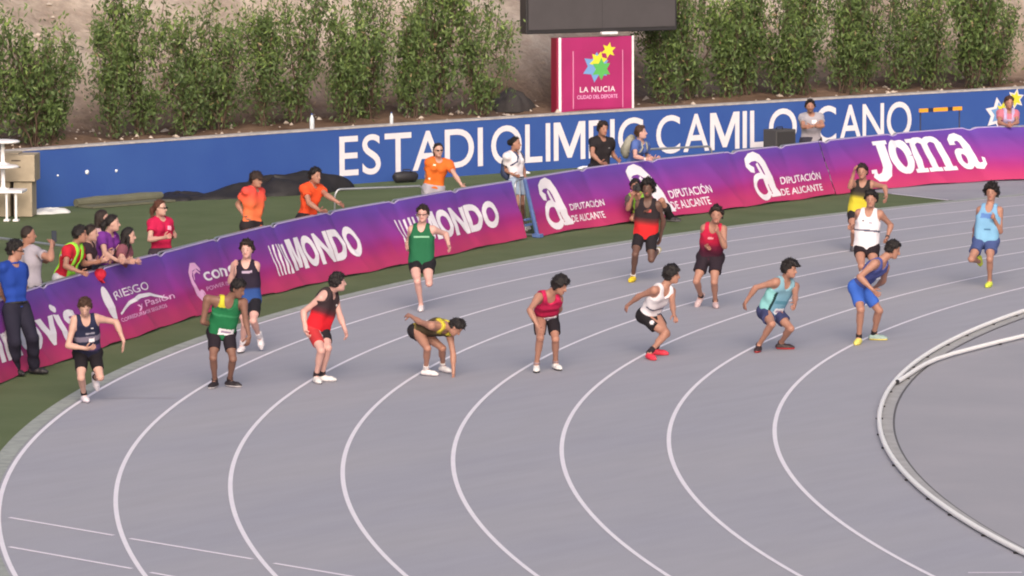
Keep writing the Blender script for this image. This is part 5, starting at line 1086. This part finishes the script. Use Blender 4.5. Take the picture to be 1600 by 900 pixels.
        for a in 'rl':
            hp, kn, an = j[a + 'hip'], j[a + 'k'], j[a + 'a']; tf = nrm(np.cross(np.cross(kn - hp, s.Rh), kn - hp)); tf = tf * (1 if tf @ s.Fw > 0 else -1)
            f.cone(hp - tf * .035, hp - tf * .03 - np.array([0, 0, .03]), .070 * S + inf, .066 * S + inf, .04)
            if frac:
                e = hp * (1 - frac) + kn * frac; rk = (.079 + (.055 - .079) * frac) * S * m + inf * (1.5 if kind in ('short', 'loose') else 1.0) + .004
                f.cone(hp, e, .081 * S * m + inf, rk, .03, cap1=True, extra=ex)
                if kind in ('tight', 'long'): q = hp * .6 + kn * .4; f.cone(q + tf * .012, e + tf * .008, .067 * S * m + inf, .059 * S * m + inf, .02, cap1=True)
            else:
                f.cone(hp, kn, .090 * S * m + inf, .062 * S * m + inf, .03, extra=ex); f.cone(kn, an + (an - kn) * .10, .060 * S * m + inf, .050 * S * m + inf, .02, cap1=True, extra=ex)
                f.cone(kn + (an - kn) * .2 + s.calfback(a) * .016, kn + (an - kn) * .5 + s.calfback(a) * .014, .052 * S + inf, .05 * S + inf, .02, extra=ex)
        top = sp.get('waist', .16)
        f.cutmax(lambda X, Y, Z: ((X - P[0]) * U[0] + (Y - P[1]) * U[1] + (Z - P[2]) * U[2]) - top * L)
        lc = sp.get('leg2')
        def bc(V):
            c = np.tile(lin(col), (len(V), 1))
            if lc:
                dr = np.min([np.linalg.norm(V - (j['rhip'] * (1 - q) + j['rk'] * q), axis=1) for q in (.1, .3, .5, .7, .9)], 0); dl = np.min([np.linalg.norm(V - (j['lhip'] * (1 - q) + j['lk'] * q), axis=1) for q in (.1, .3, .5, .7, .9)], 0)
                wr = (V - P) @ s.Rh; m_ = (dr < dl) & (wr > .076 * S); c[m_] = lin(lc[0])
                if len(lc) > 1: c[m_ & (wr < .100 * S)] = lin(lc[1])
            if sp.get('emblem'):
                for a in sp['emblem']: q = j[a + 'hip'] * .62 + j[a + 'k'] * .38; o_ = nrm(CAMV - q - np.array([*s.root.location])); c[np.linalg.norm(V - (q + o_ * .085 * S), axis=1) < .03] = lin((220, 214, 224))
            return c
        s.emit('shorts' if frac else 'trousers', f, M_cloth, bc)
        if sp.get('belt'):
            mb = MB(); pts = [s.tp(.155, .155 * S * math.sin(a), .115 * S * math.cos(a)) for a in np.linspace(0, 6.28, 24)]; mb.tube(pts, .016, 6); obj('belt', mb.mesh('belt', M_dark, True), s.root)
        so = sp.get('socks')
        if so:
            for a in 'rl':
                kn, an = j[a + 'k'], j[a + 'a']; st = kn + (an - kn) * (1 - so[1]); f = Field(np.minimum(st, an) - .12, np.maximum(st, an) + .12, .009); f.cone(st, an + (an - kn) * .06, .042 * S, .040 * S, .01, cap0=True, cap1=True); s.emit('sock', f, M_cloth, so[0])
        if sp.get('wrist'):
            a, col = sp['wrist']; W, d, n, l = s.handframe(a); mb = MB(); q = j[a + 'w'] - d * .02; e1 = nrm(nrm(j[a + 'w'] - j[a + 'e'])); mb.tube([q - e1 * .014, q + e1 * .014], .031 * S, 12); obj('wristband', mb.mesh('wristband', mat('wristband', L4(col), 0.6), True), s.root)
    def shoes(s):
        sh = s.sp.get('shoes', ((230, 226, 230),)); S = s.s; j = s.j
        for i, a in enumerate('rl'):
            col = sh[0] if (a == 'r' or len(sh) < 3) else sh[2]; sole = sh[1] if len(sh) > 1 else (235, 232, 236)
            A = j[a + 'a']; d, u = s.footframe(a); f = Field(A - .27, A + .27, .0085); w_ = np.cross(d, u)
            hl = A - u * .050 * S - d * .038 * S
            f.cone(hl, A - u * .056 * S + d * .05 * S, .038 * S, .040 * S, .02); f.cone(A - u * .056 * S + d * .05 * S, A - u * .062 * S + d * .115 * S, .040 * S, .043 * S, .02)
            f.cone(A - u * .062 * S + d * .115 * S, A - u * .066 * S + d * .165 * S, .041 * S, .027 * S, .02); f.cone(A - u * .0, A - u * .05 * S + d * .035 * S, .036 * S, .038 * S, .02, cap0=True)
            lim = .091 * S - .003
            f.cutmax(lambda X, Y, Z: -((X - A[0]) * u[0] + (Y - A[1]) * u[1] + (Z - A[2]) * u[2]) - lim)
            def cf(V):
                h = (V - A) @ u; g = (V - A) @ d; c = np.tile(lin(col), (len(V), 1)); c[h < -.066 * S] = lin(sole)
                if len(sh) > 3: m_ = (g > .02) & (g < .05) & (h > -.05 * S); c[m_] = lin(sh[3])
                return c
            o = s.emit('shoe', f, M_shoe, cf)
            if len(sh) > 2 and sh[2] != sh[0]: o[0]['label'] = ('right' if a == 'r' else 'left') + ' shoe, in a different colour from its pair'
CAMV = np.array(CAM)
W_ = (228, 222, 232); BLK = (38, 34, 40)
ATH = 'relay athletes on the track'; SPE = 'spectators and officials along the barriers'
PEOPLE = [
 ('a1', 'runner in a dark navy vest by the outermost lane line, one arm flung out', ATH, dict(skin='fair', hair='short', hairc='brown', top=('vest', [(-.2, (36, 36, 58)), (.45, (40, 42, 66)), (1.1, (40, 44, 74))]), patches=((.42, .56, -.2, .2, 1, (120, 112, 134)), (.62, .66, -.1, .02, 1, (150, 146, 166)), (.16, .30, -.2, .0, 0, (74, 56, 96))), bibs=((.40, .52, -.09, -.01, 1, (226, 220, 230)), (.76, .82, -.09, -.05, 1, (210, 205, 215))), hem=-.05, bottom=('tight', (34, 30, 36)), socks=(BLK, .18), shoes=((228, 220, 232), (200, 190, 205)), hands='relax', lhand='open')),
 ('a2', 'runner in black and blue behind the bending athlete in green, arms crossed', ATH, dict(skin='pink', hair='quiff', hairc='dark', top=('vest', [(-.2, (50, 84, 150)), (.28, (48, 76, 140)), (.34, (42, 34, 52)), (1.1, (42, 34, 50))]), patches=((.72, .78, -.08, .06, 1, (190, 170, 196)),), bottom=('tight', (36, 34, 42)), socks=((226, 220, 228), .25), shoes=((226, 220, 228), (60, 56, 64)), hands='relax')),
 ('a3', 'tan athlete in a green vest with yellow straps bending forward, arm hanging', ATH, dict(skin='brown', hair='short', hairc='black', top=('vest', [(-.2, (40, 120, 78)), (.70, (36, 116, 74)), (1.1, (44, 104, 72))]), patches=((.86, 1.3, .0, .3, 0, (206, 198, 62)), (.6, .66, -.2, .2, 1, (60, 140, 96))), bibs=((.06, .26, -.14, .07, 1),), bottom=('tight', (40, 33, 42)), socks=((46, 38, 44), .1), shoes=((44, 38, 44), (206, 200, 206)), hands='relax', loose=.006)),
 ('a4', 'athlete in a black to red vest looking back, one shorts leg red', ATH, dict(skin='pink', hair='short', hairc='black', top=('vest', [(-.2, (214, 34, 48)), (.34, (212, 34, 48)), (.46, (92, 40, 50)), (.6, (60, 46, 52)), (1.1, (56, 46, 50))]), bibs=((.70, .76, -.09, -.06, 1, (220, 214, 220)),), loose=.011, bottom=('tight', (40, 36, 42)), leg2=((190, 56, 62), (222, 214, 220)), socks=((52, 44, 50), .16), shoes=((224, 220, 222), (186, 180, 188)), hands='relax')),
 ('a5', 'runner in a plain green vest and spectacles before the second big white word', ATH, dict(skin='pink', hair='short', hairc='dark', glasses='clear', top=('vest', [(-.2, (40, 106, 74)), (1.1, (36, 100, 68))]), patches=((.68, .72, -.12, .10, 1, (150, 200, 170)),), hem=-.08, bottom=('short', (36, 34, 40)), shoes=((224, 214, 220), (210, 200, 206)), hands='relax', loose=.008)),
 ('a6', 'athlete in yellow and black bent right over with one hand on the track', ATH, dict(skin='tan', hair='short', hairc='black', top=('vest', [(-.2, (190, 170, 60)), (.12, (170, 150, 62)), (.2, (84, 72, 54)), (.88, (72, 62, 50)), (.95, (196, 182, 64)), (1.1, (204, 190, 70))]), bibs=((.26, .50, -.02, .13, -1),), loose=.011, hem=-.04, bottom=('loose', (40, 36, 42)), socks=((228, 222, 226), .2), shoes=((230, 226, 230), (206, 198, 206)), hands='open')),
 ('a7', 'athlete in a crimson vest bent with one hand on the knee, white shoes', ATH, dict(skin='tan', hair='bowl', hairc='black', top=('vest', [(-.2, (92, 30, 52)), (.16, (120, 34, 62)), (.34, (196, 38, 84)), (1.1, (204, 42, 92))]), bibs=((.08, .24, -.11, .12, 1),), loose=.011, hem=-.04, bottom=('long', (36, 31, 38)), socks=((150, 130, 136), .12), shoes=((232, 230, 232), (60, 56, 60)), hands='relax')),
 ('a8', 'dark skinned runner with big curly hair, black to red vest and yellow shoes', ATH, dict(skin='dark', hair='curly', hairc='black', top=('vest', [(-.2, (216, 46, 50)), (.30, (214, 44, 50)), (.44, (120, 50, 52)), (.56, (48, 41, 46)), (1.1, (44, 38, 43))]), patches=((.72, .80, -.07, .0, 1, (214, 96, 92)),), hem=-.10, bottom=('tight', (38, 34, 40)), socks=((226, 222, 222), .1), shoes=((228, 200, 50), (206, 180, 50)), hands='relax', loose=.006)),
 ('a9', 'athlete in a white vest crouching to start, arm swept back, pink-red shoes', ATH, dict(skin='tan', hair='bowl', hairc='black', top=('vest', [(-.2, W_), (1.1, W_)]), patches=((.36, .41, -.2, .2, 1, (70, 76, 104)), (.17, .23, -.10, -.03, 1, (66, 70, 100))), loose=.011, hem=-.04, bottom=('loose', (36, 33, 38)), emblem='r', socks=((50, 42, 48), .22), shoes=((232, 62, 84), (222, 70, 88)), hands='relax')),
 ('a10', 'runner in a red to maroon outfit striding in the middle of the track, forearm raised', ATH, dict(skin='tan', hair='quiff', hairc='dark', top=('vest', [(-.2, (66, 34, 50)), (.22, (74, 32, 52)), (.44, (120, 30, 60)), (.58, (190, 34, 70)), (1.1, (196, 38, 74))]), bibs=((.66, .74, -.03, .06, 1, (222, 150, 160)),), hem=-.10, bottom=('loose', (46, 36, 46)), socks=((52, 44, 50), .08), shoes=((196, 172, 178), (190, 166, 172)), hands='fist')),
 ('a11', 'athlete in a light blue vest with jutting black fringe, crouching knees apart', ATH, dict(skin='tan', hair='quiff', fringe=1, hairc='black', top=('vest', [(-.2, (122, 172, 204)), (.5, (122, 170, 196)), (1.1, (134, 172, 190))]), patches=((.0, .74, .108, .14, 0, (34, 62, 66)), (.0, .74, .14, .3, 0, (140, 200, 205)), (.40, .50, -.1, .1, 1, (92, 146, 170))), bibs=((.06, .26, -.12, .05, 1),), loose=.011, hem=-.06, bottom=('loose', (64, 68, 108)), leg2=((64, 68, 108), (170, 206, 228)), socks=((56, 46, 50), .04), shoes=((58, 44, 48), (190, 60, 66)), hands='relax')),
 ('a12', 'far runner in a black to yellow vest with one hand by the face', ATH, dict(skin='tan', hair='short', hairc='dark', top=('vest', [(-.2, (206, 190, 60)), (.46, (204, 188, 58)), (.58, (84, 76, 52)), (.7, (52, 46, 46)), (1.1, (50, 44, 46))]), bottom=('short', (44, 40, 46)), socks=((100, 90, 94), .08), shoes=((88, 84, 92), (80, 76, 84)), hands='relax', h=.0125)),
 ('a13', 'runner in a white vest, half hidden by the athlete in royal blue shorts', ATH, dict(skin='tan', hair='quiff', hairc='black', top=('vest', [(-.2, W_), (1.1, W_)]), patches=((.44, .49, -.2, .2, 0, (84, 84, 108)), (.66, .70, -.07, -.02, 1, (150, 150, 170)), (.70, .75, .05, .08, 1, (70, 66, 80))), hem=-.08, bottom=('short', (42, 33, 40)), emblem='l', socks=((210, 205, 210), .1), shoes=((200, 190, 196), (190, 180, 186)), hands='fist', wrist=('l', (46, 40, 44)), loose=.008)),
 ('a14', 'athlete in royal blue tight shorts leaning forward, one yellow and one pale green shoe', ATH, dict(skin='tan', hair='short', hairc='black', top=('vest', [(-.2, (64, 60, 92)), (.2, (72, 80, 140)), (1.1, (84, 92, 158))]), patches=((-.1, .12, -.3, .3, -1, (58, 52, 62)),), bibs=((.14, .50, -.12, .10, -1),), hem=-.04, bottom=('long', (66, 108, 204)), socks=((44, 40, 46), .14), shoes=((232, 220, 118), (226, 210, 120), (150, 172, 168)), hands='relax', bulk=1.06)),
 ('a15', 'runner in a light blue vest holding a red baton at the far right', ATH, dict(skin='tan', hair='curly', hairc='black', top=('vest', [(-.2, (130, 182, 218)), (1.1, (124, 170, 212))]), patches=((.66, .80, -.06, .11, 1, (96, 132, 196)), (.32, .36, -.06, .04, 1, (70, 110, 150))), loose=.011, hem=-.06, bottom=('loose', (72, 86, 136)), shoes=((214, 226, 84), (206, 218, 90)), hands='fist', rhand='grip')),
 ('s1', 'man in a blue polo standing in front of the banner at the left edge', SPE, dict(skin='tan', hair='short', hairc='black', glasses='clear', top=('polo', [(-.3, (38, 70, 160)), (1.1, (38, 68, 156))]), hem=.04, belt=1, bottom=('trouser', (40, 38, 54)), shoes=((44, 40, 46), (36, 34, 38)), hands='relax')),
 ('s2', 'heavy man in a grey tee filming with a raised phone', SPE, dict(skin='tan', hair='buzz', hairc='dark', top=('tee', [(-.3, (160, 153, 167)), (1.1, (164, 157, 170))]), hem=-.2, bottom=('trouser', (70, 68, 80)), shoes=((80, 76, 80), (200, 200, 200)), fat=1.35, bulk=1.2, hands='grip', h=.0125)),
 ('s3', 'spectator in a red tee with neon steward bib leaning over the barrier', SPE, dict(skin='tan', hair='short', hairc='black', top=('tee', [(-.3, (186, 40, 62)), (1.1, (194, 40, 58))]), neon=((150, 224, 74), 'straps'), patches=((.66, .72, .14, .3, 0, (228, 220, 226)),), bottom=('trouser', (220, 214, 224)), shoes=((200, 200, 204),), hands='relax', h=.0125)),
 ('s4', 'spectator in a dark brown top between the red tee and the purple tee', SPE, dict(skin='fair', fem=1, hair='pony', hairc='dark', top=('tee', [(-.3, (58, 44, 52)), (1.1, (60, 44, 52))]), bottom=('trouser', (52, 54, 76)), shoes=((200, 200, 204),), hands='relax', h=.0125)),
 ('s5', 'dark haired spectator at the back of the group, behind the purple tee', SPE, dict(skin='fair', fem=1, hair='long', hairc='dark', top=('tee', [(-.3, (196, 160, 164)), (1.1, (200, 164, 168))]), bottom=('trouser', (60, 62, 84)), shoes=((200, 200, 204),), hands='relax', h=.0125)),
 ('s6', 'spectator in a purple tee leaning on the barrier', SPE, dict(skin='fair', fem=1, hair='pony', hairc='black', top=('tee', [(-.3, (108, 50, 136)), (1.1, (118, 54, 146))]), bibs=((.40, .62, -.02, .05, 1, (206, 180, 214)),), bottom=('trouser', (58, 56, 76)), shoes=((200, 200, 204),), hands='relax', h=.0125)),
 ('s7', 'long black haired spectator in maroon bending over the barrier beside the purple tee', SPE, dict(skin='fair', fem=1, hair='long', hairf=.05, hairc='black', top=('tee', [(-.3, (126, 74, 88)), (1.1, (132, 80, 94))]), bottom=('trouser', (58, 56, 76)), shoes=((200, 200, 204),), hands='relax', h=.0125)),
 ('s8', 'woman in a crimson tee and sunglasses standing alone behind the banner', SPE, dict(skin='fair', fem=1, hair='pony', hairc='red', glasses='sun', top=('tee', [(-.3, (178, 30, 70)), (1.1, (196, 34, 82))]), bibs=((.66, .80, -.10, -.03, 1, (236, 150, 176)),), hem=-.2, bottom=('trouser', (60, 50, 60)), shoes=((200, 200, 204),), hands='relax', h=.0125)),
 ('s9', 'man in a coral orange polo and dark cap with hand on hip', SPE, dict(skin='tan', hair='short', hairc='dark', cap=(62, 50, 48), top=('polo', [(-.3, (232, 128, 84)), (.5, (236, 116, 74)), (.9, (236, 84, 74)), (1.1, (236, 80, 78))]), hem=-.14, bottom=('trouser', (46, 40, 44)), shoes=((60, 56, 60),), fat=1.1, hands='relax', h=.0125)),
 ('s10', 'man in a bright orange red polo leaning both hands on the banner', SPE, dict(skin='tan', hair='short', hairc='black', top=('polo', [(-.3, (190, 60, 40)), (.3, (226, 78, 44)), (1.1, (240, 88, 48))]), hem=-.1, bottom=('trouser', (42, 38, 44)), shoes=((60, 56, 60),), wrist=('l', (236, 232, 220)), hands='open', h=.0125)),
 ('s11', 'woman in an orange tee and dark sunglasses leaning on the banner', SPE, dict(skin='fair', fem=1, hair='pony', hairc='dark', glasses='sun', top=('tee', [(-.3, (226, 118, 44)), (1.1, (232, 112, 50))]), bibs=((.80, .88, .05, .10, 1, (244, 226, 210)), (.30, .38, .09, .13, 1, (244, 226, 210))), hem=.03, bottom=('trouser', (176, 170, 184)), shoes=((200, 200, 204),), hands='open', h=.0125)),
 ('s12', 'woman in a white tee and jeans shorts standing at the gap in the banners', SPE, dict(skin='tan', fem=1, hair='bun', hairc='black', top=('tee', [(-.3, (230, 224, 234)), (1.1, (232, 226, 236))]), hem=.12, bottom=('loose', (156, 172, 198)), belt=1, waist=.2, shoes=((214, 206, 206),), hands='relax', h=.0125)),
 ('s13', 'man in a black tee with hands on the banner edge', SPE, dict(skin='tan', hair='short', hairc='dark', top=('tee', [(-.3, (46, 40, 44)), (1.1, (44, 40, 44))]), bibs=((.70, .74, -.12, -.08, 1, (150, 146, 150)),), hem=-.16, bottom=('trouser', (44, 42, 54)), shoes=((60, 56, 60),), fat=1.1, hands='open', h=.0125)),
 ('s14', 'person in a blue tee with a pale backpack resting forearms on the banner', SPE, dict(skin='pink', fem=1, hair='bob', hairc='brown', top=('tee', [(-.3, (84, 104, 170)), (1.1, (88, 110, 176))]), bottom=('trouser', (70, 74, 96)), wrist=('r', (230, 226, 230)), shoes=((200, 200, 204),), hands='relax', h=.0125)),
 ('s15', 'photographer in a neon bib crouching on the grass in front of a banner', SPE, dict(skin='tan', hair='short', hairc='black', top=('tee', [(-.3, (58, 54, 60)), (1.1, (96, 84, 84))]), neon=((150, 208, 74), 'full'), bottom=('trouser', (40, 36, 42)), shoes=((52, 48, 54), (120, 116, 122)), hands='grip', h=.0125)),
 ('s16', 'man in a grey tee with crossed arms in front of the wall', SPE, dict(skin='tan', hair='short', hairc='black', beard=1, top=('tee', [(-.3, (166, 158, 168)), (1.1, (168, 164, 176))]), bibs=((.66, .82, -.09, .01, 1, (232, 226, 232)),), hem=-.2, bottom=('trouser', (60, 58, 72)), shoes=((60, 56, 60),), wrist=('r', (238, 234, 240)), fat=1.12, hands='relax', h=.0125)),
 ('s17', 'person in a pink top and lavender bib by the wall stars', SPE, dict(skin='tan', fem=1, hair='bob', hairc='brown', top=('tee', [(-.3, (206, 150, 172)), (1.1, (204, 116, 136))]), neon=((184, 170, 212), 'full'), bottom=('trouser', (60, 58, 72)), shoes=((200, 200, 204),), hands='relax', h=.0125)),
]
PP = {}
for key, lab, grp, spec in PEOPLE: PP[key] = Person(key, lab, grp, spec)
def wpos(key, v): return Vector(PP[key].root.location) + Vector(v)

# ---------------------------------------------------------------- things people hold or wear
W, d, n, l = PP['a15'].handframe('r'); c = W + d * .085 + n * .022
ax = nrm(l + d * .2 + np.array([0, 0, -.4]))
bt = thing('relay_baton', 'red relay baton in the hand of the light blue runner', 'baton', wpos('a15', c))
mb = MB(); mb.tube([ax * -.15, ax * -.13, ax * .13, ax * .15], [.017, .019, .019, .017], 12); obj('tube', mb.mesh('tube', mat('red_baton', L4((168, 34, 56)), 0.35), True), bt)
# phone
p = (PP['s2'].j['rh'] + PP['s2'].j['lh']) / 2 + np.array([0, 0, .03]); r_ = PP['s2'].R
ph = thing('mobile_phone', 'dark mobile phone held up by the man in the grey tee', 'phone', wpos('s2', p), math.atan2(PP['s2'].face[1], PP['s2'].face[0]) + math.pi / 2 + .5)
mb = MB(); mb.box((0, 0, 0), (.075, .010, .15)); obj('case', mb.mesh('case', mat('dark_phone_case', L4((40, 38, 44)), 0.4), bevel=.003), ph)
mb = MB(); mb.box((0, .0058, 0), (.068, .002, .142)); obj('display', mb.mesh('display', mat('phone_glass', L4((60, 64, 76)), 0.15)), ph)
# photo camera
q = PP['s15']; p = q.hd(0, .17, -.005); a = math.atan2(q.hf[1], q.hf[0]) - math.pi / 2
pc = thing('photo_camera', 'black camera with long lens at the face of the crouching photographer', 'camera', wpos('s15', p), a)
mb = MB(); mb.box((0, 0, 0), (.14, .07, .095)); mb.box((0, 0, .06), (.06, .06, .035)); obj('camera_body', mb.mesh('camera_body', M_dark, bevel=.006), pc)
mb = MB(); mb.tube([(0, .03, -.005), (0, .12, -.005), (0, .17, -.005)], [.036, .036, .044], 16); obj('lens', mb.mesh('lens', M_dark, True), pc)
def backpack(key, label, colr, sz, t=.66):
    q = PP[key]; c = q.tp(t, 0, -.19 * q.s); o = thing('backpack', label, 'backpack', wpos(key, c)); M = [q.R, q.Fw, q.U]; f = Field(np.array([-.3] * 3), np.array([.3] * 3), .011)
    f.ell((0, 0, 0), M, (sz[0], sz[1], sz[2]), .02); f.ell(-q.Fw * .05 - q.U * .07, M, (sz[0] * .75, sz[1] * .75, sz[2] * .45), .03)
    V, F = f.mesh(); m = mat('backpack_cloth', L4(colr), 0.8, noise=.3, nscale=14); obj('pack', mesh_np('pack', V, F, m), o)
    S = q.s
    for s_ in (-1, 1):
        pts = [q.tp(a_, s_ * b_ * S, f_ * S) - c for a_, b_, f_ in ((.88, .075, -.14), (1.02, .08, -.08), (1.06, .08, 0), (1.0, .08, .085), (.86, .085, .135), (.7, .11, .125), (.6, .16, .04), (.56, .15, -.09))]
        mb = MB(); mb.tube(pts, .017, 6); obj('strap', mb.mesh('strap', m, True), o)
backpack('s12', 'dark blue backpack on the woman in the white tee', (58, 66, 96), (.13, .08, .2), .5)
backpack('s14', 'pale grey-olive backpack on the person in the blue tee', (150, 148, 138), (.14, .1, .22))
